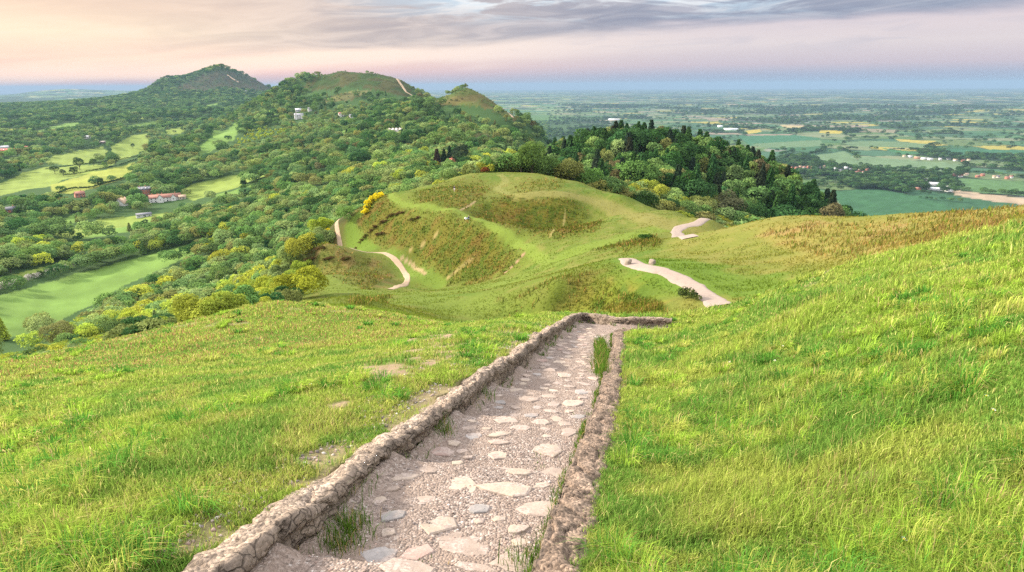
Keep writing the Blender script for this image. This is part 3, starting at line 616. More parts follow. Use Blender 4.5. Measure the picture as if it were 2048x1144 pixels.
M_wall = wall_mat('rubble_wall', (.16,.125,.10), (.30,.23,.175), (.39,.31,.245), .5); M_kerb = wall_mat('crumbling_kerb', (.12,.088,.066), (.215,.155,.115), (.30,.225,.17), .35)
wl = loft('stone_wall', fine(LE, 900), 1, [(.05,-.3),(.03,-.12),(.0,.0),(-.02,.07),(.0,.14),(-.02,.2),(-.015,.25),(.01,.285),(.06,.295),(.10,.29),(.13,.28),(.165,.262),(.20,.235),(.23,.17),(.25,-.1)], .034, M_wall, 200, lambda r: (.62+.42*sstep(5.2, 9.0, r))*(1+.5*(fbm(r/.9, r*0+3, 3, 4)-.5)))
tag(wl, 'low rough rubble stone wall with crumbling top along the left of the stepped path', 'wall')
kl = loft('stone_kerb', fine(RE, 900), -1, [(.03,-.25),(.02,-.1),(.015,.0),(.012,.07),(.02,.115),(.06,.13),(.12,.125),(.19,.115),(.25,.09),(.29,-.1)], .026, M_kerb, 260)
tag(kl, 'low crumbling stone kerb along the right of the stepped path beside tall grass', 'kerb')

# ------------------------------------------------------------------ gravel and sandy paths draped on the ground
M_pale = simple('pale_gravel', (.255,.20,.165), .95, 3.5, .3); M_sand = simple('sandy_track', (.31,.225,.15), .95, 1.5, .3)
def drape(w_, width, mat, lift=.05):
    w_ = resample(w_, 420); n = len(w_); tg = np.gradient(w_, axis=0); tg /= np.linalg.norm(tg, axis=1)[:, None]
    nr = np.stack([-tg[:, 1], tg[:, 0]], 1); K = 13; u = np.linspace(-.5, .5, K)
    wd = np.interp(np.linspace(0, 1, n), np.linspace(0, 1, len(width)), width)[:, None]*(.84+.32*fbm(np.arange(n)/9., np.zeros(n), 4, 7))[:, None]
    x = w_[:, :1]+nr[:, :1]*u*wd; y = w_[:, 1:]+nr[:, 1:]*u*wd
    z = height(x.ravel(), y.ravel()).reshape(x.shape)+lift*(1-(2*u)**6*1.6)
    k = (np.arange(n-1)[:, None]*K+np.arange(K-1)[None]).ravel()
    o = add_obj('path', mesh_np('path', np.stack([x.ravel(), y.ravel(), z.ravel()], 1), [np.stack([k, k+K, k+K+1, k+1], 1)], [mat], True)); tag(o, kind='structure'); return o
for (kd, _, wd_, dm_, _), rl in zip(ROADS, RLINE): drape(rl, wd_, M_pale if kd == 'gravel' else M_sand, .09 if dm_ < 200 else .0006*dm_)
# ------------------------------------------------------------------ buildings
_mc = {}
def cm_(nm, col, rough=.85):
    k = (nm, tuple(round(v, 3) for v in col))
    if k not in _mc: _mc[k] = simple(nm, col, rough, .7, .18)
    return _mc[k]
M_glass = simple('window_glass', (.05, .06, .07), .2)
def box(c, s):
    x, y, z = c; a, b, h = s[0]/2, s[1]/2, s[2]/2
    v = [(x+i*a, y+j*b, z+k*h) for k in (-1, 1) for j in (-1, 1) for i in (-1, 1)]
    return np.array(v), np.array([(0,2,3,1),(4,5,7,6),(0,1,5,4),(2,6,7,3),(0,4,6,2),(1,3,7,5)])
def join(parts):
    V_, Q_, o_ = [], [], 0
    for v, q in parts: V_.append(v); Q_.append(q+o_); o_ += len(v)
    return np.concatenate(V_), np.concatenate(Q_)
def child(nm, parts, mat, par):
    v, q = join(parts); return add_obj(nm, mesh_np(nm, v, [q], [mat]), par)
def gable_wall(w, dp, h, rh, ox=0, oy=0, turn=False):
    """walls with gable triangles; ridge along x (or y when turned); returns verts and quads (triangles as degenerate-free fans)"""
    v = np.array([(-w/2,-dp/2,-2.5),(w/2,-dp/2,-2.5),(w/2,dp/2,-2.5),(-w/2,dp/2,-2.5),(-w/2,-dp/2,h),(w/2,-dp/2,h),(w/2,dp/2,h),(-w/2,dp/2,h),(-w/2,0,h+rh),(w/2,0,h+rh)], float)
    q = np.array([(0,1,5,4),(2,3,7,6),(1,2,6,5),(3,0,4,7),(4,8,7,7),(5,6,9,9)])
    if turn: v = v[:, [1, 0, 2]]*np.array((-1, 1, 1))
    return v+np.array((ox, oy, 0)), q
def roof_parts(w, dp, h, rh, ox=0, oy=0, turn=False, th=.28, ov=.45):
    out = []
    sl = rh/(dp/2)
    for s_ in (-1, 1):
        y1 = s_*(dp/2+ov); z1 = h-ov*sl+.06; z0 = h+rh+.06
        v = np.array([(-w/2-ov,0,z0),(w/2+ov,0,z0),(w/2+ov,y1,z1),(-w/2-ov,y1,z1),(-w/2-ov,0,z0+th),(w/2+ov,0,z0+th),(w/2+ov,y1,z1+th),(-w/2-ov,y1,z1+th)], float)
        q = np.array([(0,1,2,3),(7,6,5,4),(0,4,5,1),(1,5,6,2),(2,6,7,3),(3,7,4,0)])
        if s_ < 0: q = q[:, ::-1]
        if turn: v = v[:, [1, 0, 2]]*np.array((-1, 1, 1))
        out.append((v+np.array((ox, oy, 0)), q))
    return out
def fixtri(me_obj): return me_obj
def wall_child(par, mat, specs):
    V_, Q_, T_, o_ = [], [], [], 0
    for sp in specs:
        v, q = gable_wall(*sp); V_.append(v); Q_.append(q[:4]+o_); T_.append(q[4:, :3]+o_); o_ += len(v)
    return add_obj('wall', mesh_np('wall', np.concatenate(V_), [np.concatenate(Q_), np.concatenate(T_)], [mat]), par)
CLEAR = []
def house(px, py, dmin, w, dp, h, rh, wc, rc, label, rz=None, chim=(), wings=(), wins=(4, 2), cat='house', group=None, name='house', door=True, dist=None, clear=1.):
    x, y, z = cast(px, py, dmin)
    a = math.atan2(x, y); d = math.hypot(x, y)
    rz = -a+(rz if rz is not None else random.uniform(-.35, .35))
    r_ = empty(name, (x, y, z), rz); tag(r_, label, cat, group); CLEAR.append((x, y, max(w, dp)*.62*clear))
    wm, rm = cm_('render_wall', wc), cm_('roof_tiles', rc)
    specs = [(w, dp, h, rh)]+[(b, a_, h_, rh_, ox, oy, True) for (a_, b, h_, rh_, ox, oy) in wings]
    wall_child(r_, wm, specs)
    rp = roof_parts(w, dp, h, rh)
    for (a_, b, h_, rh_, ox, oy) in wings: rp += roof_parts(b, a_, h_, rh_, ox, oy, True)
    ro = child('roof', rp, rm, r_)
    for cx_ in chim: child('chimney', [box((cx_, .3, h+rh+.4), (.9, .7, 2.6)), box((cx_-.2, .3, h+rh+1.9), (.25, .25, .5)), box((cx_+.2, .3, h+rh+1.9), (.25, .25, .5))], cm_('brick', (.36, .15, .09)), ro)
    if d < 2400 and wins[0]:
        n_, rows = wins
        for k in range(n_):
            for q in range(rows):
                cx_ = -w/2+(k+.5)*w/n_; cz_ = h*(q+.55)/rows
                f = child('window', [box((cx_, -dp/2-.03, cz_), (1.25, .12, 1.5))], cm_('window_frame', (.7, .7, .68)), r_)
                child('pane', [box((cx_-.29, -dp/2-.10, cz_), (.5, .06, 1.3)), box((cx_+.29, -dp/2-.10, cz_), (.5, .06, 1.3))], M_glass, f)
        for (a_, b, h_, rh_, ox, oy) in wings:
            f = child('window', [box((ox, oy-b/2-.03, h_*.6), (1.3, .12, 1.5))], cm_('window_frame', (.7, .7, .68)), r_); child('pane', [box((ox, oy-b/2-.10, h_*.6), (1.05, .06, 1.3))], M_glass, f)
        if door: child('door', [box((w*.07, -dp/2-.04, 1.05), (1.0, .12, 2.1))], cm_('door_paint', (.10, .13, .10)), r_)
    return r_
WH, CR_, BRK, GRY = (.62,.60,.57), (.56,.50,.39), (.36,.15,.10), (.42,.42,.42)
RED, SLT, TAN, LGR = (.25,.125,.095), (.13,.13,.15), (.36,.26,.18), (.48,.48,.50)
house(331,402,700,36,9,5.2,3.6,WH,RED,'long white farmhouse with red tiled roof and row of chimneys in the valley',0.05,(-14,-8,-3,12),((7,13,5.6,3.6,-6,-2.5),(6,11,5.2,3.4,9,-1.5)),(8,2))
hb = house(290,391,700,17,11,8.5,3.2,BRK,SLT,'tall red brick house with dark slate roof behind the white farmhouse',0.1,(-5,2),(),(5,2))
for k in range(4):
    dx = -6+k*4; f = child('dormer', [box((dx, -4.2, 9.9), (1.8, 2.2, 1.5))], cm_('window_frame', (.78, .78, .76)), hb); child('pane', [box((dx, -5.33, 9.9), (1.3, .08, 1.1))], M_glass, f)
house(245,410,700,13,12,2.8,6.0,WH,TAN,'white cottage with steep tan roof left of the brick house',1.0,(1,),((6,14,2.6,4.5,2,-3),),(3,1))
house(365,398,700,8,6,2.8,2.4,CR_,TAN,'small cream outbuilding at the right end of the long farmhouse',0.,(),(),(2,1))
house(288,433,600,15,6,2.6,1.4,GRY,(.16,.16,.18),'dark grey low stable beside a sandy yard in the meadow',.1,(),(),(3,1),'barn')
house(22,424,600,12,7,3.5,2.5,BRK,SLT,'slate roofed house half hidden in the trees at the left edge',.2,(3,),(),(3,2))
house(160,394,700,11,7,4.5,3,BRK,RED,'small brick house among trees left of the white cottage',.3,(2,),(),(3,2))
house(598,237,1000,20,10,7.5,4,WH,(.30,.30,.33),'white gabled mansion high in the woods below the middle hill',.05,(-6,5),((6,13,7.6,4,-6.5,-1.5),(6,13,7.6,4,6.5,-1.5)),(4,3))
house(620,222,1000,9,7,5,3,WH,SLT,'small white house up and right of the gabled mansion',.1,(),(),(2,2)); house(597,223,1000,14,7,4,3,GRY,LGR,'grey roofed house just above the gabled mansion',0.,(),(),(3,1))
house(684,233,1000,14,8,5.5,3.4,WH,RED,'white house with reddish roof in the woods left of the slim white one',.2,(4,),((5,11,5.4,3.2,-3,-1.5),),(3,2)); house(704,236,1000,10,7,4.5,3,WH,SLT,'low white house right beside the reddish roofed one',-.3,(),(),(3,1))
house(733,248,900,5,5,9,3.2,(.6,.6,.52),SLT,'slim pale tower house among the trees',0.,(),(),(1,3))
house(790,271,800,20,9,6,3.6,(.80,.74,.70),(.62,.52,.48),'large pinkish white house with four gables among dark conifers',.25,(),((5,13,7,4,-8,-2),(5,12,7,4,-2.5,-2),(5,12,7,4,3,-2),(5,13,7,4,8.5,-2)),(5,2))
house(793,212,1200,7,6,5,3,WH,LGR,'tiny white cottage high on the wooded slope under the saddle',.1,(),(),(2,1))
house(910,336,450,9,7,5,3.4,(.62,.30,.22),(.33,.105,.085),'red tiled house with twin gables and white bays behind the earthwork',.1,(-2.4,2.2),((3.4,9,5,3.2,-2.4,-1.),(3.4,9,5,3.2,2.4,-1.)),(2,2))
house(877,341,450,5,5,3.2,5.2,(.34,.27,.2),(.33,.24,.16),'small building with steep tan pyramid roof left of the red tiled house',.6,(),(),(1,1))
for px, py, w, lab in ((500,199,14,'lowest white house on the right shoulder of the far hill'),(511,199,16,'white house right beside the lowest one on the far hill'),(527,193,18,'topmost big white house near the right foot of the far hill'),(492,184,12,'lone white house higher on the flank of the far hill'),(468,200,14,'pale house left of the others below the far hill')):
    house(px,py,3200,w,10,6,4,WH,LGR,lab,None,(),(),(0,0))
house(13,305,1200,38,14,5,4,(.40,.36,.36),(.46,.12,.09),'long building with bright red roof at the left edge of the valley',.1,(),(),(6,1)); house(8,298,1300,30,12,5,3,(.62,.58,.54),LGR,'pale long building behind the bright red roof',0,(),(),(6,1))
house(50,300,1200,15,9,5,4,BRK,(.42,.16,.11),'brick house with orange roof right of the long red roof',.2,(3,),(),(3,2)); house(58,296,1300,7,7,6,3,WH,SLT,'white house tucked behind the orange roofed brick house',0,(),(),(2,2))
house(175,277,1300,16,9,5,3,WH,LGR,'white building among trees above the upper valley field',.1,(),(),(3,1)); house(207,286,1100,17,8,3.2,2.2,(.16,.12,.10),(.36,.30,.27),'low brown barn at the top of the upper valley field',.1,(),(),(0,0),'barn'); house(4,345,900,9,7,5,3,WH,TAN,'white house at the left edge beneath the long belt of trees',.2,(),(),(2,2))
ordw = ('first','second','third','fourth','fifth','sixth','seventh','eighth','ninth','tenth','eleventh')
WN = {WH:'white', CR_:'cream', BRK:'brick', GRY:'grey'}; RN = {RED:'red', SLT:'slate', TAN:'tan', LGR:'pale grey'}
def row(items, where, group, dmin):
    for k, (px, py, w, wc, rc) in enumerate(items):
        house(px,py,dmin,w,8,5,3.2,wc,rc,f"{WN[wc]} house with {RN[rc]} roof, {ordw[k]} from left {where}",None,(w*.3,),(),(3,2) if w < 16 else (5,1),'house',group)
row(((1577,337,10,WH,TAN),(1584,336,9,BRK,RED),(1592,338,9,BRK,(RED)),(1600,336,9,BRK,TAN),(1608,337,10,WH,RED),(1616,336,9,BRK,RED),(1624,337,9,BRK,RED)),'in the row beside the tall wood','houses in the near village row',1200)
row(((1638,338,11,BRK,SLT),(1648,335,8,CR_,TAN),(1671,340,12,WH,LGR),(1680,343,13,WH,SLT),(1692,338,14,GRY,LGR),(1701,341,9,WH,SLT),(1712,347,11,BRK,RED),(1719,343,11,BRK,TAN),(1727,347,10,WH,RED),(1734,341,10,BRK,RED)),'in the middle of the village','houses in the village centre',1200)
row(((1808,314,12,CR_,TAN),(1820,315,18,GRY,LGR),(1834,317,22,BRK,TAN),(1848,319,24,GRY,LGR),(1860,320,20,WH,LGR),(1880,320,11,WH,LGR),(1897,319,14,GRY,SLT),(1911,322,18,WH,TAN),(1926,323,14,BRK,RED),(1937,322,12,CR_,TAN)),'along the lane beyond the pale field','buildings along the far lane',1400)
row(((1908,352,12,BRK,RED),(1921,354,12,WH,RED),(1932,351,14,CR_,TAN),(1955,355,13,BRK,RED),(1965,352,12,BRK,RED),(1988,356,10,CR_,TAN),(1996,356,9,CR_,SLT),(2014,358,13,BRK,RED),(2022,356,10,WH,RED)),'in the hamlet on the right','houses in the right hand hamlet',1200)
for px, py, w, dp, h, rh, wc, rc, lab in ((1869,371,58,30,6,4,(.5,.5,.5),(.44,.45,.47),'biggest grey roofed farm barn beside the ploughed strip'),(1850,361,30,14,5,3,(.5,.45,.4),(.62,.62,.62),'pale roofed shed up and left of the biggest barn'),(1872,380,44,16,5,3,(.6,.6,.6),(.66,.68,.70),'light roofed long barn in front of the biggest barn'),
    (1898,376,22,12,5,3,(.55,.55,.52),(.52,.52,.5),'grey shed right of the biggest barn'),(1897,383,20,10,4,2.4,(.75,.75,.72),(.7,.7,.68),'white low shed at the right end of the farmyard'),(1836,379,14,9,4,2.5,BRK,RED,'small red roofed farm building at the left of the farmyard'),(1823,362,12,8,4,2.6,BRK,RED,'red roofed cottage left of the farm barns')):
    house(px,py,1200,w,dp,h,rh,wc,rc,lab,.22,(),(),(0,0),'barn',None,'barn',clear=.6)
for px, py, w, lab in ((1228,240,105,'very long white warehouse far out on the plain behind the tall wood'),(1462,260,95,'long white warehouse on the plain right of the tall wood'),(1440,254,34,'short white shed left of the long plain warehouse')):
    house(px,py,2500,w,40,8,4,(.8,.8,.8),(.72,.74,.76),lab,.1,(),(),(0,0),'warehouse',None,'warehouse')
# ------------------------------------------------------------------ trees: shapes
def leaf_mat(name, stuff):
    t = NT(name)
    if stuff: c = t.n('ShaderNodeAttribute', attribute_type='INSTANCER', attribute_name='tint').outputs['Color']
    else: c = t.n('ShaderNodeObjectInfo').outputs['Color']
    nz = t.noise(.9, 3, .6, t.coord('Object')); at = t.n('ShaderNodeAttribute', attribute_name='shade')
    c = t.mix(1., c, at.outputs['Color'], 'MULTIPLY')
    t.leaf(c, .3); return t.m
M_leaf = leaf_mat('leaves', False); M_leafs = leaf_mat('leaves_massed', True); M_bark = simple('bark', (.10,.08,.06), .95, 6, .3)
def unit(v): return v/(np.linalg.norm(v, axis=1)[:, None]+1e-9)
def crown(seed, n, leaf, kind='round'):
    """leaf clumps on a lumpy crown 1 unit tall; returns verts, quads, per-vertex tone"""
    g = np.random.default_rng(seed)
    if kind == 'cone':
        z = g.random(n)**1.25*.9; tier = np.floor(z*9)/9; fr = (z*9) % 1
        rr = (1-z)**.85*.235*(.78+.35*(1-fr))+.006; th = g.random(n)*6.283
        lob = .82+.28*np.sin(th*5+tier*41+seed)
        q = rr*lob*np.sqrt(.35+.65*g.random(n)); P_ = np.stack([q*np.cos(th), q*np.sin(th), .08+z], 1)
        out = unit(np.stack([np.cos(th), np.sin(th), .35+0*th], 1))
    else:
        nb = {'round': 19, 'tall': 17, 'bush': 15}[kind]
        ex = {'round': (.42, .42, .36), 'tall': (.27, .27, .46), 'bush': (.62, .62, .40)}[kind]; cz = {'round': .60, 'tall': .54, 'bush': .46}[kind]
        bd = unit(g.normal(size=(nb, 3))); bd[:, 2] = np.where(bd[:, 2] < -.35, -bd[:, 2], bd[:, 2])
        bc = bd*np.array(ex)*(.35+.62*g.random((nb, 1))); bc[0] = 0; br = (.085+.17*g.random(nb))*(1.15 if kind != 'tall' else .8); br[0] = .2
        w_ = br**2/np.sum(br**2); bi = g.choice(nb, n, p=w_)
        dd = unit(g.normal(size=(n, 3))); dd[:, 2] = np.where((dd[:, 2] < -.3) & (g.random(n) < .7), -dd[:, 2], dd[:, 2])
        P_ = bc[bi]+dd*br[bi, None]*(.72+.36*g.random((n, 1)))
        dist = np.linalg.norm(P_[:, None]-bc[None], axis=2)/br[None]; dist[np.arange(n), bi] = 9
        keep = dist.min(1) > .72; P_, dd = P_[keep], dd[keep]; bi = bi[keep]; n = len(P_)
        P_[:, 2] += cz; P_[:, 2] = np.maximum(P_[:, 2], .03); out = dd
    nn = unit(out+g.normal(size=(n, 3))*.55); a = unit(np.cross(nn, g.normal(size=(n, 3)))); b = np.cross(nn, a)
    s = leaf*(.6+.8*g.random((n, 1)))
    Vv = np.stack([P_-a*s-b*s*.7, P_+a*s-b*s*.7, P_+a*s*.8+b*s*.7, P_-a*s*.8+b*s*.7], 1).reshape(-1, 3)
    tone = .8+.4*g.random(n) if kind == 'cone' else (.80+.4*g.random(nb))[bi]*(.85+.3*g.random(n))
    return Vv, np.arange(n*4).reshape(-1, 4), np.repeat(tone, 4)
def cyl(p0, p1, r0, r1, k=7):
    p0, p1 = np.array(p0, float), np.array(p1, float); d = unit((p1-p0)[None])[0]; a = unit(np.cross(d, (0.3, 1, .2))[None])[0]; b = np.cross(d, a)
    th = np.arange(k)/k*2*math.pi; ring = np.cos(th)[:, None]*a+np.sin(th)[:, None]*b
    return np.concatenate([p0+ring*r0, p1+ring*r1]), np.array([(i, (i+1) % k, k+(i+1) % k, k+i) for i in range(k)])
def trunk(seed, kind):
    g = random.Random(seed); parts = [cyl((0,0,-.06), (.01,.0,.3), .035, .025)]
    if kind == 'cone': parts = [cyl((0,0,-.06), (0,0,.9), .022, .004)]
    else:
        for k in range(5):
            th = k*1.3+g.random(); parts.append(cyl((.01,0,.24+.02*k), (.22*math.cos(th), .22*math.sin(th), .5+.06*k), .017, .006, 5))
    V_, Q_, o_ = [], [], 0
    for v, q in parts: V_.append(v); Q_.append(q+o_); o_ += len(v)
    return np.concatenate(V_), np.concatenate(Q_)
def shade_mesh(name, v, q, tone, mats, midx=None):
    me = mesh_np(name, v, [q], mats, False, midx); at = me.attributes.new('shade', 'FLOAT_COLOR', 'POINT')
    c = np.ones((len(v), 4), np.float32); c[:, :3] = tone[:, None]; at.data.foreach_set('color', c.ravel()); return me
CR, TRK, SOLO, MASS = {}, {}, {}, {}
for kind, nv, nn, lf in (('round', 6, 5200, .020), ('tall', 4, 4600, .017), ('bush', 5, 5200, .022), ('cone', 4, 5200, .016)):
    for k in range(nv):
        v, q, s = crown(100+k*7+len(kind), nn, lf, kind); CR[kind, k] = shade_mesh('crown', v, q, s, [M_leaf])
        tv, tq = trunk(k, kind); TRK[kind, k] = mesh_np('trunk', tv, [tq], [M_bark])
        v, q, s = crown(300+k*7+len(kind), 2600, lf*1.35, kind)
        vv = np.concatenate([v, tv]); qq = np.concatenate([q, tq+len(v)])
        SOLO[kind, k] = shade_mesh('tree', vv, qq, np.concatenate([s, np.ones(len(tv))]), [M_leaf, M_bark], np.concatenate([np.zeros(len(q), int), np.ones(len(tq), int)]))
MKEYS = []
for kind, nv in (('round', 5), ('tall', 3), ('bush', 2), ('cone', 3)):
    for k in range(nv):
        v, q, s = crown(500+k*7+len(kind), 1700, .031 if kind != 'cone' else .026, kind); MKEYS.append(kind); MASS[len(MKEYS)-1] = shade_mesh('massed_tree', v, q, s, [M_leafs])

# ------------------------------------------------------------------ trees: where they stand
def gi(x, y):
    a = np.arctan2(x, y); l = np.log(np.hypot(x, y))
    return np.clip(np.round((l-L0)/(L1-L0)*(NL-1)).astype(int), 0, NL-1), np.clip(np.round((a-A0)/(A1-A0)*(NA-1)).astype(int), 0, NA-1)
def scatter(d0, d1, sp):
    gx = np.arange(-d1*.72, d1*.72, sp); gy = np.arange(0, d1, sp); x, y = np.meshgrid(gx, gy); x = x.ravel()+rng.uniform(-.45, .45, x.size)*sp; y = y.ravel()+rng.uniform(-.45, .45, y.size)*sp
    d = np.hypot(x, y); a = np.arctan2(x, y); m = (d > d0) & (d < d1) & (np.abs(a) < R(41)); return x[m], y[m]
TREES = []     # x, y, h, kind, tint, zone
def jit(c, s=.2): return np.array(c)*(1+random.uniform(-s, s))*np.array([1+random.uniform(-.12, .12), 1, 1+random.uniform(-.15, .15)])
YEL, OLI, MID, DRK, PAL_, BRN, COP = (.30,.345,.045), (.20,.22,.065), (.12,.205,.055), (.045,.105,.03), (.20,.27,.085), (.145,.135,.058), (.036,.014,.016)
def pick(ws): return random.choices([w_[0] for w_ in ws], [w_[1] for w_ in ws])[0]
HDG = np.full(XG.shape, 99.)
for pts in ([(-25,588),(60,560),(120,543),(163,528)], [(175,522),(215,514),(250,505),(262,498)]): HDG = np.minimum(HDG, polydist([cast(px, py, 380, 720)[:2] for px, py in pts]))
OPENV = (OPEN & (DG > 330)) | (ROADM < 1.3) | (HDG < 5); OPEN |= (ROADM < 2.2) | (HDG < 8)
YOUNG = region([(455,296),(480,275),(520,258),(560,250),(572,262),(566,280),(520,292),(470,302)], 900)
for d0, d1, sp in ((60, 290, 4.4), (290, 720, 8.3), (720, 1500, 12), (1500, 2700, 16), (2700, 6300, 24)):
    xs, ys = scatter(d0, d1, sp); I, J = gi(xs, ys); ok = ~OPEN[I, J] | (MOORM[I, J] & (rng.random(len(xs)) < .75))
    a = np.arctan2(xs, ys); d = np.hypot(xs, ys)
    ok &= ~((a > R(7)) & (d > 1150)) & ~((a > R(3)) & (d > 1900))
    # nothing that would hide a field lying right behind it
    zt = (EYE-height(xs, ys)-12.5*(1+.25*(d > 720))*(.5+.5*(d > 290)))/d; lt = np.searchsorted(LL, np.log(d))
    for k_ in np.where(ok & (a < R(5)) & (d > 60) & (d < 2600))[0]:
        col = TG[I[k_]+2:, J[k_]]; q_ = np.argmax(col <= zt[k_])
        if col[q_] <= zt[k_] and OPENV[I[k_]+2+q_, J[k_]] and DG[I[k_]+2+q_, 0] < 2600 and rng.random() < .94: ok[k_] = False
    for x, y, a_, d_, i, j in zip(xs[ok], ys[ok], a[ok], d[ok], I[ok], J[ok]):
        if d_ < 290 and a_ < R(-2):
            zone = 'flank'; kind = pick((('bush', 1.), ('round', 0.))); h = random.uniform(3.2, 6.4) if kind == 'bush' else random.uniform(6, 8.5)
            tint = pick(((YEL, 6), (OLI, .8), (MID, 1.6), (DRK, 1.1), (PAL_, 1.3)))
            if d_ < 110: h *= .72
            if a_ > R(-22) and d_ < 135: h *= .8
            if d_ > 190: tint = pick(((YEL, 5), (MID, 1.5), (PAL_, 2.5), (OLI, 1.3)))
        elif d_ < 300:
            zone = 'edge'; kind = pick((('round', .75), ('bush', .25))); h = random.uniform(6, 10.5) if kind == 'round' else random.uniform(3, 5)
            tint = pick(((PAL_, 2), (OLI, 2), (MID, 2), (YEL, 1.4), (DRK, .6)))
        elif d_ < 720 and a_ > R(1):
            zone = 'hillwood'; kind = pick((('round', .30), ('tall', .40), ('cone', .30))); h = random.uniform(11, 17) if kind != 'cone' else random.uniform(14, 21)
            tint = pick(((DRK, 4), (MID, 2.4), (BRN, .4), (OLI, .5), (PAL_, .35))) if kind != 'cone' else pick(((DRK, 3), ((.035,.055,.03), 2), ((.05,.055,.03), .4)))
        elif d_ < 720:
            zone = 'slope'; kind = pick((('round', .86), ('tall', .08), ('cone', .06))); h = random.uniform(8, 13); tint = pick(((MID, 3), (PAL_, 2.2), (OLI, 1.2), (DRK, 1), (YEL, .5))) if d_ > 430 else pick(((YEL, 4), (PAL_, 3), (MID, 2), (OLI, 1)))
        elif a_ < R(-17) and d_ < 2600:
            zone = 'valley'; kind = pick((('round', .64), ('tall', .2), ('bush', .08), ('cone', .08))); h = random.triangular(7, 20, 13); tint = pick(((MID, 3), ((.088,.16,.052), 2.5), (PAL_, 1.6), (DRK, 1.6), (OLI, .7)))
        elif d_ < 2700:
            zone = 'ridge'; kind = pick((('round', .60), ('tall', .2), ('cone', .2))); h = random.triangular(6, 19, 11); tint = pick(((MID, 3), ((.088,.16,.052), 2.4), (DRK, 2.2), (PAL_, 1.1), (OLI, .9), (BRN, .3)))
        else:
            zone = 'far'; kind = 'round'; h = random.uniform(13, 21); tint = pick(((MID, 2), ((.088,.16,.052), 2), (DRK, 2.4), (PAL_, .5)))
        if MOORM[i, j]: kind, h, tint = 'bush', random.uniform(1., 3.6)*(1+d_/5000), pick(((DRK, 2), (BRN, 1.5), (MID, 1)))
        if YOUNG[i, j]: tint, h, kind = (.34,.40,.045), random.uniform(6, 8), 'tall'
        if d_ > 720 and zone in ('valley', 'ridge') and fbm(np.array([x/120.]), np.array([y/120.]), 2, 400)[0] > .58: h *= .7; tint = pick(((PAL_, 2), (MID, 1), (OLI, 1)))
        if zone in ('valley', 'ridge', 'slope', 'far'): tint = tuple(np.array(tint)*(1.08 if zone in ('ridge', 'far') else 1.16))
        if zone == 'edge' and a_ > R(11) and d_ < 240: tint = pick(((MID, 2), (DRK, 2), (PAL_, 1))); kind = 'bush'; h = random.uniform(3.2, 5.2)
        TREES.append([x, y, h, kind, jit(tint), zone, None])
# trees at particular spots: (px, py of the foot, dmin, height, kind, tint, label)
SPEC = [(602,598,60,5.,'bush',(.27,.29,.03),'round yellow-green tree standing alone where the turf meets the bracken slope'),
 (594,478,120,4.2,'bush',(.52,.50,.42),'hawthorn bush white with blossom, highest in the thicket left of the sandy path'),(574,515,110,3.4,'bush',(.50,.48,.40),'white blossoming hawthorn low in the thicket left of the sandy path'),(488,604,60,2.2,'bush',(.42,.44,.34),'low pale flowering bush at the edge of the left turf'),(585,350,500,6,'bush',(.5,.48,.4),'white blossoming hawthorn beside the small meadow below the ridge'),(1186,372,150,6.4,'bush',(.045,.125,.012),'vivid dark green rounded bush on the edge of the earthwork before the tall wood'),
 (1383,345,300,10.5,'round',(.028,.010,.013),'large dark copper-leaved tree in the middle of the tall wood'),(1425,352,300,8.,'round',(.026,.010,.014),'small dark copper-leaved tree, right of the largest copper-leaved tree in the tall wood'),
 (1150,290,350,11,'round',(.030,.011,.014),'dark copper-leaved tree at the top left of the tall wood'),(1280,352,300,6,'round',(.022,.010,.014),'smallest dark copper-leaved tree low down in the tall wood'),
 (1240,385,160,7.5,'round',(.12,.13,.045),'pale olive tree just right of the vivid dark green bush'),
 (875,345,450,21,'cone',(.055,.040,.026),'tall rusty brown conifer beside the red gabled house'),(889,343,450,20,'cone',(.025,.048,.018),'tall dark conifer right of the rusty brown one behind the red gabled house'),(900,335,470,20,'cone',(.022,.045,.018),'dark conifer directly behind the red gabled house'),(922,338,470,19,'round',(.035,.055,.028),'broad grey-green tree right of the red gabled house'),
 (946,343,400,7,'round',(.026,.012,.014),'small copper-leaved tree beside the blue-grey road'),
 (160,340,900,20,'round',(.055,.10,.028),'large round tree on the hedge between the two valley fields'),(188,333,900,13,'round',(.07,.115,.03),'slim tree on the hedge right of the large round field tree'),(110,348,900,13,'round',(.05,.09,.022),'left one of the three trees in the lower valley field'),(127,352,900,11,'round',(.065,.095,.03),'middle one of the three trees in the lower valley field'),(148,351,850,15,'round',(.045,.085,.02),'right one of the three trees in the lower valley field'),
 (232,330,900,14,'round',(.05,.09,.022),'rounded tree at the right end of the lower field hedge'),(266,297,1000,13,'round',(.05,.09,.025),'lone tree standing in the upper valley field'),(200,376,800,13,'round',(.06,.10,.028),'lone tree at the bottom of the yellow-green valley field'),
 (84,492,500,13,'round',(.05,.085,.02),'round dark tree above the blossom hedge on the left'),(22,545,450,14,'round',(.045,.085,.02),'big round tree at the left edge of the valley'),
 (1085,340,230,3.,'bush',(.11,.12,.03),'low scrubby bush behind the far rim of the earthwork')]
def cart(px, py, dmin): return cast(px, py, dmin)
for px, py, dm_, h, kind, tint, lab in SPEC:
    x, y, z = cast(px, py, dm_); TREES.append([x, y, h, kind, np.array(tint), 'spec', lab])
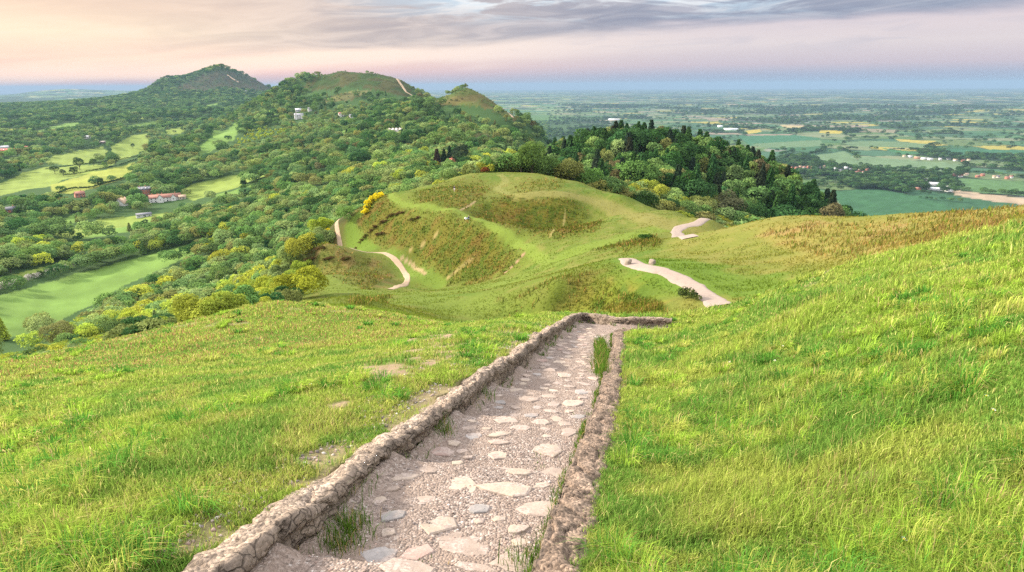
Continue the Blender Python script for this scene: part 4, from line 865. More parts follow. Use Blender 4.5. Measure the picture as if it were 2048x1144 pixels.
# copses and hedge trees of the plain
xs, ys = scatter(1150, 2600, 13); xs2, ys2 = scatter(2600, 5200, 26); xs3, ys3 = scatter(5200, 11000, 60); xs = np.concatenate([xs, xs2, xs3]); ys = np.concatenate([ys, ys2, ys3])
a = np.arctan2(xs, ys); d = np.hypot(xs, ys); I, J = gi(xs, ys)
_, ed_ = cells(xs, ys, CELL); wd_ = fbm(xs/520+1.7, ys/520, 4, 71)+.06*sstep(4000, 9000, d)
inw = wd_ > .59; inh = (ed_ < 9+d*.0015) & (rng.random(len(xs)) < .5)
m = (a > R(3)) & ((a > R(7)) | (d > 1900)) & (inw | inh | (rng.random(len(xs)) < .012)) & (~OPEN[I, J] | inh*(rng.random(len(xs)) < .0))
for x, y, d_ in zip(xs[m], ys[m], d[m]): TREES.append([x, y, random.uniform(8, 14)*(1+d_/9000), 'round', jit(pick(((DRK, 2), ((.035,.07,.022), 3), ((.088,.16,.052), 2))), .2), 'plain', None])
for pts, sp, h, dm_ in (([(1560,318),(1600,312),(1640,305),(1650,296)],9,12,1500),([(1600,360),(1640,352),(1700,350),(1740,352)],9,11,1400),([(1740,362),(1780,372),(1830,385),(1870,392)],9,10,1300),([(1840,398),(1880,402),(1920,405)],11,9,1200),
    ([(1700,340),(1760,345),(1800,347),(1900,342)],10,10,1500),([(1780,300),(1830,302),(1880,306)],10,11,1700),([(1940,315),(1990,312),(2048,320)],9,12,1500),([(1930,345),(1990,350),(2048,355)],10,9,1400),([(1600,372),(1660,372),(1720,374)],12,9,1300),([(1690,300),(1715,313)],9,9,1500),([(1760,357),(1800,366)],8,9,1300),
    ([(1790,354),(1830,366)],8,11,1300),([(1580,330),(1620,335),(1680,345)],10,9,1500)):
    w_ = np.array([cast(px, py, dm_)[:2] for px, py in pts]); L_ = np.hypot(*np.diff(w_, axis=0).T).sum(); q = resample(w_, max(4, int(L_/sp)))
    for x, y in q: TREES.append([x+random.uniform(-5, 5), y+random.uniform(-5, 5), h*random.uniform(.7, 1.25), 'round', jit(pick(((DRK, 2), ((.035,.07,.022), 3), (MID, 1))), .2), 'plain', None])
# drop what no one can see from the hilltop (with a margin), keep clear of buildings
T_ = TREES; x = np.array([t[0] for t in T_]); y = np.array([t[1] for t in T_]); h = np.array([t[2] for t in T_]); d = np.hypot(x, y); a = np.arctan2(x, y)
z = height(x, y); tt = (EYE-z-h)/d; I, J = gi(x, y); hz = HZ[np.maximum(I-4, 0), J]
clear = np.ones(len(x), bool)
for bx, by, br in CLEAR: clear &= ~((np.hypot(x-bx, y-by) < br) | ((np.abs(np.arctan2(x, y)-math.atan2(bx, by)) < br*.8/math.hypot(bx, by)) & (d < math.hypot(bx, by)) & (d > math.hypot(bx, by)*.96-br*4.5-20))) | np.array([t[6] is not None for t in T_])
vis = (tt < hz+.012) & clear; seen = (tt < hz-.25*h/d) & clear
app = h/d
ppx, ppy = to_px(a, (tt+(EYE-z)/d)/2); inside = (ppx > -30) & (ppx < 2078)
is_con = np.array([t[3] == 'cone' for t in T_]); is_bush = np.array([t[3] == 'bush' for t in T_]); spec = np.array([t[6] is not None for t in T_])
solo = np.zeros(len(x), bool)
for mk, cap in ((is_con, 260), (is_bush, 290), (~is_con & ~is_bush, 295)):
    c_ = np.where(mk & seen & inside)[0]; c_ = c_[np.argsort(-(app+spec*10)[c_])][:cap]; solo[c_] = True
solo |= spec
# instances of the rest: one object
mi = np.where(vis & ~solo)[0]
me = mesh_np('woodland', np.stack([x[mi], y[mi], z[mi]-.3], 1), [np.zeros((0, 3), int)]) if False else bpy.data.meshes.new('woodland')
me.vertices.add(len(mi)); me.vertices.foreach_set('co', np.stack([x[mi], y[mi], z[mi]-.3], 1).astype(np.float32).ravel())
def vat(name, typ, data, key):
    at = me.attributes.new(name, typ, 'POINT'); at.data.foreach_set(key, np.ascontiguousarray(data).ravel())
byk = {k: [i for i, q in enumerate(MKEYS) if q == k] for k in set(MKEYS)}
vat('pick', 'INT', np.array([random.choice(byk[T_[i][3]]) for i in mi], np.int32), 'value')
wide = np.array([(1.35 if T_[i][5] in ('plain', 'far') else 1.15 if T_[i][3] != 'cone' else 1.1)*random.uniform(.9, 1.25) for i in mi])
vat('size', 'FLOAT_VECTOR', np.stack([h[mi]*wide, h[mi]*wide, h[mi]], 1).astype(np.float32), 'vector')
vat('turn', 'FLOAT_VECTOR', np.stack([0*h[mi], 0*h[mi], rng.random(len(mi))*6.28], 1).astype(np.float32), 'vector')
tc = np.ones((len(mi), 4), np.float32); tc[:, :3] = np.array([T_[i][4] for i in mi]); vat('tint', 'FLOAT_COLOR', tc, 'color')
wo = add_obj('woodland', me); tag(wo, kind='stuff')
lib = bpy.data.collections.new('massed_trees')
for k, m_ in MASS.items():
    o = bpy.data.objects.new('massed_%02d' % k, m_); lib.objects.link(o)
ng = bpy.data.node_groups.new('plant_woodland', 'GeometryNodeTree'); ng.interface.new_socket('Geometry', in_out='INPUT', socket_type='NodeSocketGeometry'); ng.interface.new_socket('Geometry', in_out='OUTPUT', socket_type='NodeSocketGeometry')
N = ng.nodes; gin = N.new('NodeGroupInput'); gout = N.new('NodeGroupOutput'); iop = N.new('GeometryNodeInstanceOnPoints'); ci = N.new('GeometryNodeCollectionInfo')
ci.inputs['Collection'].default_value = lib; ci.inputs['Separate Children'].default_value = True; ci.inputs['Reset Children'].default_value = True
def na(name, typ):
    q = N.new('GeometryNodeInputNamedAttribute'); q.data_type = typ; q.inputs['Name'].default_value = name; return [s for s in q.outputs if s.enabled][0]
LK = ng.links.new
mp = N.new('GeometryNodeMeshToPoints'); LK(gin.outputs[0], mp.inputs['Mesh']); LK(mp.outputs[0], iop.inputs['Points']); LK(ci.outputs[0], iop.inputs['Instance']); iop.inputs['Pick Instance'].default_value = True
LK(na('pick', 'INT'), iop.inputs['Instance Index']); LK(na('turn', 'FLOAT_VECTOR'), iop.inputs['Rotation']); LK(na('size', 'FLOAT_VECTOR'), iop.inputs['Scale']); LK(iop.outputs[0], gout.inputs[0])
wo.modifiers.new('plant', 'NODES').node_group = ng
print('trees', len(T_), 'mass', len(mi), 'solo', int(solo.sum()))

# individuals, each its own thing
def cname(c):
    r, g, b = c
    if r > g*1.3 and r < .05: return 'dark copper'
    if r > g*.92 and g > .13: return 'yellow-green'
    if r > g*.85 and g > .085: return 'olive'
    if r > g*.8: return 'brownish'
    if g < .085: return 'dark green'
    if g > .135: return 'pale green'
    return 'mid green'
ZN = (lambda px, py, d: 'beneath the left turf edge' if d < 135 and px < 560 else 'left of the sandy track' if d < 150 else 'in the thicket left of the earthwork' if d < 280 and px < 900 else
    'along the right foot of the earthwork' if d < 300 and px < 1250 else 'at the near edge of the tall wood' if d < 300 else 'at the right end of the tall wood' if px > 1520 and d < 700 else 'on the left side of the tall wood' if px < 1180 and px > 1040 and d < 720 else 'in the heart of the tall wood' if px > 1040 and d < 720 and px < 1350 else 'in the right half of the tall wood' if px > 1040 and d < 720 else
    'around the red gabled house' if px > 820 and d < 720 else 'over the valley fields' if px > 560 and d < 720 else 'above the long green field' if d < 720 else 'on the valley floor' if px < 560 else 'on the lower ridge slopes')
sz = lambda kind, h: ({'cone': ('short', 'tall', 'very tall'), 'bush': ('low', 'rounded', 'big')}.get(kind, ('small', 'medium', 'large')))[0 if h < {'cone': 15, 'bush': 3.3}.get(kind, 8) else 1 if h < {'cone': 18, 'bush': 4.3}.get(kind, 12) else 2]
KN = {'cone': 'conifer', 'bush': 'bush', 'round': 'round tree', 'tall': 'slender tree'}
from collections import defaultdict
cls = defaultdict(list)
for i in np.where(solo)[0]:
    t_ = T_[i]; lab = t_[6] or f"{sz(t_[3], t_[2])} {cname(t_[4])} {KN[t_[3]]} {ZN(ppx[i], ppy[i], d[i])}"; cls[lab].append(i)
ORD = ('leftmost', 'second from left', 'third from left', 'fourth from left', 'fifth from left', 'sixth from left')
GRP = {'cone': 'conifers in the woods', 'bush': 'bushes on the hill flanks', 'round': 'broadleaf trees in the woods', 'tall': 'broadleaf trees in the woods'}
for lab, ids in cls.items():
    ids = sorted(ids, key=lambda i: ppx[i])
    for k, i in enumerate(ids):
        t_ = T_[i]; kind = t_[3]; l_ = lab if len(ids) == 1 else (f"{lab}, {ORD[k]}" if len(ids) == 2 and k == 0 else f"{lab}, right of two" if len(ids) == 2 else f"{lab}, {ORD[k]}" if len(ids) <= 6 and k < 6 else lab)
        if len(ids) == 2 and k == 0: l_ = f"{lab}, left of two"
        name = {'cone': 'conifer', 'bush': 'bush'}.get(kind, 'tree'); loc = (t_[0], t_[1], z[i]-(.13 if kind == 'bush' else .02)*t_[2]); rz = random.random()*6.28
        nv = {'round': 6, 'tall': 4, 'bush': 5, 'cone': 4}[kind]; v_ = random.randrange(nv); w_ = t_[2]*random.uniform(.9, 1.15)
        if d[i] < 330:
            r_ = empty(name, loc, rz); r_.scale = (w_, w_, t_[2]); c_ = add_obj('crown', CR[kind, v_], r_); add_obj('trunk', TRK[kind, v_], r_); c_.color = (*t_[4], 1)
        else:
            r_ = add_obj(name, SOLO[kind, v_]); r_.location = loc; r_.rotation_euler = (0, 0, rz); r_.scale = (w_, w_, t_[2]); r_.color = (*t_[4], 1)
        tag(r_, l_, {'cone': 'conifer', 'bush': 'bush'}.get(kind, 'tree'), GRP[kind] if t_[6] is None else None)
# ------------------------------------------------------------------ hedges, gorse, boulders
def hedge_(name, pts, dmin, h, wd, cols, label, cat='hedge', n=None):
    w_ = np.array([cast(px, py, dmin, dmin*1.9)[:2] for px, py in pts]); L_ = np.hypot(*np.diff(w_, axis=0).T).sum(); q = resample(w_, max(6, int(L_/(wd*.55))))
    V_, Q_, S_, o_ = [], [], [], 0
    for k, (x, y) in enumerate(q):
        v, f, s = crown(900+k % 9, 420, .05, 'bush'); hh = h*random.uniform(.7, 1.25); c_ = np.array(random.choices([c for c, _ in cols], [w for _, w in cols])[0])
        v = v*np.array((wd*.85, wd*.85, hh))+np.array((x+random.uniform(-.3, .3), y+random.uniform(-.3, .3), hgt(x, y)-.1*hh)); V_.append(v); Q_.append(f+o_); o_ += len(v)
        alt = np.array(cols[0][0]) if random.random() < .5 else c_; mixm = np.repeat(rng.random(len(f)) < .3, 4)[:, None]
        S_.append(np.where(mixm, alt, c_)*s[:, None])
    o = add_obj(name, mesh_np(name, np.concatenate(V_), [np.concatenate(Q_)], [M_leaf])); at = o.data.attributes.new('shade', 'FLOAT_COLOR', 'POINT')
    c = np.ones((o_, 4), np.float32); c[:, :3] = np.concatenate(S_); at.data.foreach_set('color', c.ravel()); o.color = (1, 1, 1, 1); tag(o, label, cat); return o
BL, HG, HD = (.50,.47,.42), (.06,.10,.025), (.028,.055,.018)
hedge_('hedge', [(-25,588),(60,560),(120,543),(163,528)], 380, 5.0, 5, ((BL,4),(HG,2),((.3,.3,.22),2)), 'hawthorn hedge white with blossom along the long green field, left stretch')
hedge_('hedge', [(175,522),(215,514),(250,505),(262,498)], 380, 4.6, 5, ((HG,3),(BL,2),((.3,.3,.22),1)), 'greener end of the blossom hedge beneath the field belt of trees')
for pts, lab in (([(90,328),(140,329),(200,326),(228,318)],'clipped dark hedge along the foot of the upper valley field'),([(128,350),(170,345),(224,334)],'dark hedge under the three trees of the lower valley field'),([(240,330),(262,323),(280,318)],'short dark hedge right of the rounded field tree'),([(236,316),(262,309),(300,298)],'dark hedge crossing below the lone upper field tree'),([(268,279),(284,277),(300,275)],'short dark hedge at the top right of the upper field')):
    hedge_('hedge', pts, 800, 2.6, 3.2, ((HD,3),(HG,1)), lab)
hedge_('hedge', [(222,322),(215,310),(225,296),(222,284),(228,274)], 800, 8, 8, ((HG,3),((.08,.12,.03),2)), 'tall bushy hedge climbing between the two upper valley fields')
hedge_('hedge', [(100,392),(130,382),(200,372),(255,354)], 700, 4, 5, ((HG,3),(HD,2)), 'bushy hedge along the bottom of the yellow-green valley field')
GY, GO = (.66,.54,.02), (.50,.42,.03)
for k, (px, py, hh) in enumerate(((731,428,1.5),(735,420,1.7),(738,413,1.9),(744,407,2.),(751,401,1.9),(759,396,1.7),(768,391,1.5))):
    hedge_('gorse_bush', [(px-2,py),(px+2,py-1)], 150, hh, 1.7, ((GY,3),(GO,1),((.10,.11,.02),1)), f"yellow flowering gorse bush, {ordw[k]} from the bottom of the row on the bank", 'gorse')['group'] = 'gorse bushes on the bank'
hedge_('gorse_bush', [(653,466),(658,464)], 120, 1.1, 1.4, ((GY,3),((.10,.11,.02),1)), 'small lone yellow gorse bush beside the sandy path', 'gorse')
for k, (px, py) in enumerate(((970,345),(984,344),(1000,344))):
    hedge_('bush', [(px-3,py),(px+3,py)], 190, 1.5, 2.2, (((.16,.055,.02),3),((.10,.05,.02),1)), ('left','middle','right')[k]+' one of three rusty brown bushes on the far rim of the earthwork', 'bush')
hedge_('bush', [(1370,594),(1382,597),(1390,600)], 40, .7, .8, (((.05,.075,.025),2),((.09,.11,.03),2)), 'dark low bush at the bend where the bracken mound meets the gravel', 'bush')
hedge_('bush', [(1285,478),(1300,476)], 90, .7, 1.6, (((.04,.10,.02),2),((.06,.11,.02),2)), 'dark green low bush in the grass left of the upper gravel bend', 'bush')
for k, (px, py) in enumerate(((700,452),(660,478),(640,500),(655,520),(622,520),(690,520),(780,432),(765,445),(745,452),(725,460),(800,428),(830,440),(760,470))):
    hedge_('heather_clump', [(px-7,py+2),(px+7,py-2)], 90, .7, 1.3, (((.11,.07,.03),3),((.08,.085,.02),2)), f"brown heathery clump on the bank, {('lower','upper')[k > 5]} group, {ordw[k if k < 6 else k-6]} one", 'shrub')['group'] = 'heathery clumps on the banks'
M_rock = simple('boulder_rock', (.24,.195,.155), .95, 5, .4)
def boulder(px, py, dmin, s, label):
    x, y, z = cast(px, py, dmin); n_, m_ = 16, 24; th = np.linspace(0, math.pi, n_)[:, None]; ph = np.linspace(0, 2*math.pi, m_, endpoint=False)[None]
    v = np.stack([np.sin(th)*np.cos(ph), np.sin(th)*np.sin(ph), np.cos(th)+0*ph], -1).reshape(-1, 3)
    k = 1+.5*(fbm(v[:, 0]*1.7+px, v[:, 1]*1.7+v[:, 2]*2.3, 4, 3)-.5); v = np.sign(v)*np.abs(v)**.75*k[:, None]*np.array(s)/2
    Q = np.array([(i*m_+j, (i+1)*m_+j, (i+1)*m_+(j+1) % m_, i*m_+(j+1) % m_) for i in range(n_-1) for j in range(m_)])
    o = add_obj('boulder', mesh_np('boulder', v, [Q], [M_rock], False)); o.location = (x, y, z+s[2]*.3); o.rotation_euler = (.15, .1, .6); tag(o, label, 'boulder')
boulder(1256, 530, 40, (.5,.6,.75), 'upright pale boulder at the left end of the gravel path'); boulder(1304, 529, 40, (.35,.6,.6), 'leaning pale boulder on the right verge of the gravel path')

# ------------------------------------------------------------------ people and dog
def skin(name, chain, mat, par=None, sub=1):
    """chain: list of branches, each [(x,y,z,radius), ...]; a branch starts at a point that already exists or stands alone"""
    pts, rad, ed = [], [], []
    def vid(p):
        for i, q in enumerate(pts):
            if abs(q[0]-p[0])+abs(q[1]-p[1])+abs(q[2]-p[2]) < 1e-4: return i
        pts.append(p[:3]); rad.append(p[3]); return len(pts)-1
    for br in chain:
        ids = [vid(p) for p in br]; ed += list(zip(ids[:-1], ids[1:]))
    me = bpy.data.meshes.new(name); me.from_pydata(pts, ed, []); o = bpy.data.objects.new(name, me); COL.objects.link(o)
    m = o.modifiers.new('skin', 'SKIN'); m.use_smooth_shade = True; sv = me.skin_vertices[0].data
    for i, r_ in enumerate(rad): sv[i].radius = (r_, r_)
    sv[0].use_root = True
    s_ = o.modifiers.new('sub', 'SUBSURF'); s_.levels = s_.render_levels = sub
    dg = bpy.context.evaluated_depsgraph_get(); nm = bpy.data.meshes.new_from_object(o.evaluated_get(dg)); o.modifiers.clear(); o.data = nm; nm.materials.clear(); nm.materials.append(mat)
    if par: o.parent = par
    return o
SKN = simple('skin', (.55,.36,.27), .6); NAVY = simple('navy_cloth', (.018,.022,.05), .9); PALE = simple('pale_cloth', (.55,.52,.50), .9); DENIM = simple('light_denim', (.30,.38,.50), .9); HAIR = simple('dark_hair', (.03,.02,.015), .7); SHOE = simple('shoe', (.35,.33,.32), .7); FUR = simple('white_fur', (.72,.70,.66), .95)
def hand(p, d, s):
    x, y, z = p; br = []
    for k in range(4):
        o_ = (k-1.5)*.019; L_ = (.062, .075, .078, .07)[k]
        br.append([(x, y, z, .022), (x+.008*s, y+o_, z-.05, .011), (x+.006*s, y+o_*1.1, z-.05-L_*.55, .009), (x-.010*s, y+o_*1.1, z-.05-L_, .007)])
    br.append([(x, y, z, .022), (x-.012*s, y-.035, z-.03, .010), (x-.020*s, y-.048, z-.062, .008)]); return br
def person(loc, rz, pose, label):
    r_ = empty('person', loc, rz)
    st = pose == 'stand'; hz_ = .92 if st else .16
    pel = (0, 0, hz_, .125); ch = [[pel, (0, .01, hz_+.20, .125), (0, 0, hz_+.42, .145), (0, .0, hz_+.53, .075), (0, -.02, hz_+.60, .055), (0, -.03, hz_+.68, .085), (0, -.03, hz_+.78, .075)],
        [(0, -.03, hz_+.68, .085), (0, -.125, hz_+.67, .018)]]
    legs = []; feet = []
    for s in (-1, 1):
        if st: a_ = [pel, (.10*s, 0, hz_-.05, .092), (.10*s, -.10*s, .49, .062), (.10*s, -.06*s, .09, .04), (.10*s, -.06*s-.12, .045, .036)]
        else: a_ = [pel, (.10*s, -.06, .13, .092), (.13*s, -.42, .40, .062), (.12*s, -.68, .10, .042), (.12*s, -.80, .05, .036)]
        legs.append(a_); ch.append(a_)
        sh = (.19*s, 0, hz_+.46, .058)
        arm = [(0, 0, hz_+.42, .145), sh, (.25*s, -.03, hz_+.18, .045), (.23*s, -.16, hz_-.02, .034), (.22*s, -.20, hz_-.08, .022)] if st else [(0, 0, hz_+.42, .145), sh, (.26*s, -.13, hz_+.24, .045), (.16*s, -.33, hz_+.23, .034), (.13*s, -.39, hz_+.20, .022)]
        ch.append(arm); ch += hand(arm[-1][:3], 0, s)
    body = skin('body', ch, SKN, r_)
    g = lambda q, k: (q[0], q[1], q[2], q[3]*k)
    jk = [[(0, 0, hz_-.02, .14), (0, .01, hz_+.20, .145), (0, 0, hz_+.42, .165), (0, 0, hz_+.50, .10)]]
    for s in (-1, 1):
        sh = (.19*s, 0, hz_+.46, .075); jk.append([(0, 0, hz_+.42, .165), sh]+([(.25*s, -.03, hz_+.18, .06), (.232*s, -.15, hz_+.0, .05)] if st else [(.26*s, -.13, hz_+.24, .06), (.17*s, -.31, hz_+.23, .05)]))
    skin('jacket', jk, NAVY, r_)
    tr = [[g(pel, 1.12)]+[g(q, 1.18) for q in l_[1:(3 if st else 4)]] for l_ in legs]; skin('shorts' if st else 'trousers', tr, PALE if st else DENIM, r_)
    for l_ in legs: skin('shoe', [[(l_[3][0], l_[3][1]+.03, l_[3][2]-.02, .05), (l_[4][0], l_[4][1], l_[4][2], .045), (l_[4][0], l_[4][1]-.05, l_[4][2]-.005, .035)]], SHOE, r_)
    skin('hair', [[(0, .02, hz_+.66, .07), (0, .0, hz_+.75, .092), (0, -.04, hz_+.80, .07)]], HAIR, r_)
    tag(r_, label, 'person'); return r_
x, y, z = cast(909, 384, 150); person((x, y, z), 2.6, 'stand', 'person standing on the earthwork in dark navy jacket and pale shorts')
x, y, z = cast(938, 439, 120); person((x, y, z), -1.2, 'sit', 'person sitting by the green track in dark jacket and pale blue trousers')
x, y, z = cast(930, 439, 120); dg_ = empty('dog', (x, y, z), .5)
skin('body', [[(0, .16, .30, .085), (0, 0, .29, .075), (0, -.20, .32, .10), (0, -.32, .44, .06), (0, -.38, .52, .062), (0, -.47, .50, .035), (0, -.52, .49, .022)], [(0, .16, .30, .085), (0, .27, .38, .022), (0, .33, .47, .014)],
    [(0, -.38, .52, .062), (.05, -.36, .60, .018)], [(0, -.38, .52, .062), (-.05, -.36, .60, .018)]]+[[(0, -.20, .32, .10), (.07*s, -.21, .20, .032), (.07*s, -.20, .11, .022), (.07*s, -.22, .02, .022)] for s in (-1, 1)]+[[(0, .16, .30, .085), (.07*s, .13, .19, .042), (.07*s, .22, .11, .022), (.07*s, .18, .02, .022)] for s in (-1, 1)], FUR, dg_)
tag(dg_, 'small white dog standing beside the person who sits by the track', 'dog')

# ------------------------------------------------------------------ grass and bracken: real blades
def blades(name, px_n, d0, d1, keep, size, colour, segs=2, lean=.6):
    a = rng.uniform(R(-54), R(54), px_n); l = rng.uniform(math.log(d0), math.log(d1), px_n); d = np.exp(l); x, y = d*np.sin(a), d*np.cos(a)
    t_ = bil(TG, a, l); px, py = to_px(a, t_); I, J = gi(x, y); hz = HZ[np.maximum(I-3, 0), J]
    m = (px > -700) & (px < 2750) & (py < 1290) & (t_ < hz+.25/d+.004); m[m] &= keep(x[m], y[m], d[m], I[m], J[m])
    x, y, d, I, J = x[m], y[m], d[m], I[m], J[m]; n_ = len(x); z = height(x, y)
    L_, w_ = size(x, y, d, n_); th = rng.random(n_)*6.283; ln = lean*(.25+rng.random(n_)); b = rng.random(n_)*6.283
    # a gentle common bend, most blades lean downhill and right
    dx = np.cos(b)*ln+.18; dy = np.sin(b)*ln-.05; nn_ = np.sqrt(dx*dx+dy*dy+1); up = 1/nn_
    wx, wy = np.cos(th)*w_/2, np.sin(th)*w_/2
    B = np.stack([x, y, z-.01], 1); M1 = B+np.stack([dx*L_*.28*up, dy*L_*.28*up, L_*.62*up], 1); T1 = B+np.stack([dx*L_*.95*up, dy*L_*.95*up, L_*(.95*up-.10*ln)], 1)
    wv = np.stack([wx, wy, 0*wx], 1)
    Vv = np.stack([B-wv, B+wv, M1+wv*.8, M1-wv*.8, T1], 1).reshape(-1, 3); k = np.arange(n_)*5
    q = np.stack([k, k+1, k+2, k+3], 1); tr = np.stack([k+3, k+2, k+4], 1)
    c = colour(x, y, d, I, J, n_); cc = np.repeat(c, 5, 0)
    o = add_obj(name, mesh_np(name, Vv, [q, tr], [M_blade], False, None, cc)); tag(o, kind='stuff'); print(name, n_); return o
t = NT('grass_blade'); t.leaf(t.n('ShaderNodeAttribute', attribute_name='tint').outputs['Color'], .42); M_blade = t.m
SOILM = np.clip(soil, 0, 1)
def gkeep(x, y, d, I, J):
    e = EDGE[I, J]; s = SOILM[I, J]; tuft = fbm(x/.22, y/.22, 3, 120)
    return ((e > -.05) & (rng.random(len(x)) < np.clip(1.05-s*1.4+(tuft-.5)*.8, .02, 1))) & ((d < 26) | (BR[I, J] < .5))
def gsize(x, y, d, n_):
    long_ = sstep(.48, .66, fbm(x/.8, y/.8, 3, 130))*(.5+.8*sstep(-2, 5, x))+sstep(2, 10, x)*.3
    L_ = (.030+.038*rng.random(n_)+.13*long_*rng.random(n_)**1.8)*(1+.012*d); w_ = np.maximum(.0030+.0025*rng.random(n_), d*.00105)*(.8+.5*rng.random(n_)); return L_, w_
def gcol(x, y, d, I, J, n_):
    a = fbm(x/1.6, y/1.6, 4, 140)[:, None]; b = fbm(x/.5, y/.5, 3, 150)[:, None]; r_ = rng.random((n_, 1))
    c = np.array((.25,.34,.055))*np.ones((n_, 1)); k = sstep(.40, .58, a); c = c*(1-k)+np.array((.145,.26,.045))*k
    k = sstep(.50, .66, b)*.85; c = c*(1-k)+np.array((.31,.36,.07))*k
    straw = (r_ < .05+.16*sstep(.5, .75, b)*(x[:, None] < 0)+.3*SOILM[I, J][:, None]); c = np.where(straw, np.array((.38,.31,.12)), c)
    rim = ((x < -2) & (d > 13) & (rng.random(n_) < .22))[:, None]; c = np.where(rim, np.array((.36,.20,.10)), c)
    tall = (rng.random((n_, 1)) < .05); c = np.where(tall, np.array((.50,.50,.16)), c)
    return c*(.5+.9*rng.random((n_, 1)))
blades('grass', 1250000, 1.1, 34, gkeep, gsize, gcol)
def tussocks(n_t):
    """denser clumps of longer, arching blades and a few dead stalks"""
    a = rng.uniform(R(-52), R(52), n_t*3); l = rng.uniform(math.log(1.6), math.log(26), n_t*3); d = np.exp(l); x, y = d*np.sin(a), d*np.cos(a); I, J = gi(x, y)
    ok = (EDGE[I, J] > .12) & (SOILM[I, J] < .3) & (fbm(x/1.7, y/1.7, 3, 210)+.13*sstep(-1, 5, x) > .53); x, y, d = x[ok][:n_t], y[ok][:n_t], d[ok][:n_t]
    m_ = rng.integers(45, 130, len(x)); X_ = np.repeat(x, m_); Y2 = np.repeat(y, m_); D_ = np.repeat(d, m_); n_ = len(X_); hue = np.repeat(rng.random(len(x)), m_); big = np.repeat(rng.uniform(.55, 1.25, len(x)), m_)
    th = rng.random(n_)*6.283; rr = np.sqrt(rng.random(n_))*.085*big; x1, y1 = X_+np.cos(th)*rr, Y2+np.sin(th)*rr; z = height(x1, y1)-.01
    L_ = (.06+.12*rng.random(n_))*big; out = (.25+.9*rng.random(n_)); w_ = np.maximum(.0032, D_*.0010)*rng.uniform(.8, 1.3, n_); b = th+rng.normal(0, .7, n_); wv = np.stack([-np.sin(b)*w_/2, np.cos(b)*w_/2, 0*w_], 1)
    B = np.stack([x1, y1, z], 1); M1 = B+np.stack([np.cos(b)*out*L_*.35, np.sin(b)*out*L_*.35, L_*.72/np.sqrt(1+.3*out)], 1); T1 = B+np.stack([np.cos(b)*out*L_, np.sin(b)*out*L_, L_*(1.05-.55*out)], 1)
    Vv = np.stack([B-wv, B+wv, M1+wv*.8, M1-wv*.8, T1], 1).reshape(-1, 3); k = np.arange(n_)*5
    c0 = np.array((.27,.40,.05)); c1 = np.array((.10,.25,.035)); c2 = np.array((.36,.40,.08)); h_ = hue[:, None]; c = np.where(h_ < .45, c0, np.where(h_ < .75, c1, c2))*np.ones((n_, 1)); c = np.where(rng.random((n_, 1)) < .08, np.array((.45,.37,.15)), c)*(.6+.8*rng.random((n_, 1)))
    o = add_obj('tussocks', mesh_np('tussocks', Vv, [np.stack([k, k+1, k+2, k+3], 1), np.stack([k+3, k+2, k+4], 1)], [M_blade], False, None, np.repeat(c, 5, 0))); tag(o, kind='stuff')
tussocks(1700)
# fringe weeds in the joints of the path
def wkeep(x, y, d, I, J): return np.zeros(len(x), bool)
def weeds():
    P_, tall = [], []
    for k in range(2600):
        u = random.random(); i = min(NP-1, int(u*NP))
        if fbm(np.array([i/14.]), np.array([2.]), 2, 55)[0] > .52: q = LE[i]+(RE[i]-LE[i])*random.random()**2*.10; P_.append(q); tall.append(.09)
    for k in range(5200):
        i = random.randrange(NP)
        if fbm(np.array([i/20.]), np.array([7.]), 2, 57)[0] > .36: q = RE[i]+(LE[i]-RE[i])*abs(random.gauss(0, .018)); P_.append(q); tall.append(.05)
    for px, py, n_, h_ in ((690,1050,300,.10),(670,1075,260,.08),(660,1010,120,.16),(875,872,240,.09),(868,860,100,.14),(960,800,120,.1),(1080,712,60,.1),(1090,905,20,.04),(1070,918,18,.03),(1190,828,60,.04),(870,1128,30,.03),(1060,1110,110,.12)):
        c = pcast(px, py)
        for k in range(n_): P_.append((c[0]+random.gauss(0, .07), c[1]+random.gauss(0, .07))); tall.append(h_)
    for k in range(1900):
        f = random.random(); a_ = pcast(1200+6*f, 690+70*f); P_.append((a_[0]+random.gauss(0, .05), a_[1]+random.gauss(0, .12))); tall.append(.17)
    P_ = np.array(P_); n_ = len(P_); x, y = P_.T; L_ = np.array(tall)*rng.uniform(.5, 1.5, n_); z = path_z(x, y)-.01; d = np.hypot(x, y); w_ = np.maximum(.004, d*.001)*rng.uniform(.8, 1.4, n_); th = rng.random(n_)*6.28; b = rng.random(n_)*6.28; ln = rng.random(n_)*.8
    B = np.stack([x, y, z], 1); wv = np.stack([np.cos(th)*w_/2, np.sin(th)*w_/2, 0*w_], 1); M1 = B+np.stack([np.cos(b)*ln*L_*.3, np.sin(b)*ln*L_*.3, L_*.6], 1); T1 = B+np.stack([np.cos(b)*ln*L_, np.sin(b)*ln*L_, L_*.95], 1)
    Vv = np.stack([B-wv, B+wv, M1+wv*.8, M1-wv*.8, T1], 1).reshape(-1, 3); k = np.arange(n_)*5
    c = np.where(rng.random((n_, 1)) < .16, np.array((.34,.25,.10)), np.array((.085,.16,.02)))*(.6+.7*rng.random((n_, 1)))
    o = add_obj('weeds', mesh_np('weeds', Vv, [np.stack([k, k+1, k+2, k+3], 1), np.stack([k+3, k+2, k+4], 1)], [M_blade], False, None, np.repeat(c, 5, 0))); tag(o, kind='stuff')
weeds()
def bkeep(x, y, d, I, J):
    rd = ROADM[I, J] > 3.2
    b = BR[I, J]; tuft = fbm(x/1.1, y/1.1, 3, 160); return rng.random(len(x)) < np.clip((b*1.15+(tuft-.5)*1.2), .0, 1)*(b > .15)*rd
def bsize(x, y, d, n_): return .22+.38*rng.random(n_)*(.4+1.2*fbm(x/1.1, y/1.1, 3, 160)), np.maximum(.05, d*.0010)*(.8+.8*rng.random(n_))
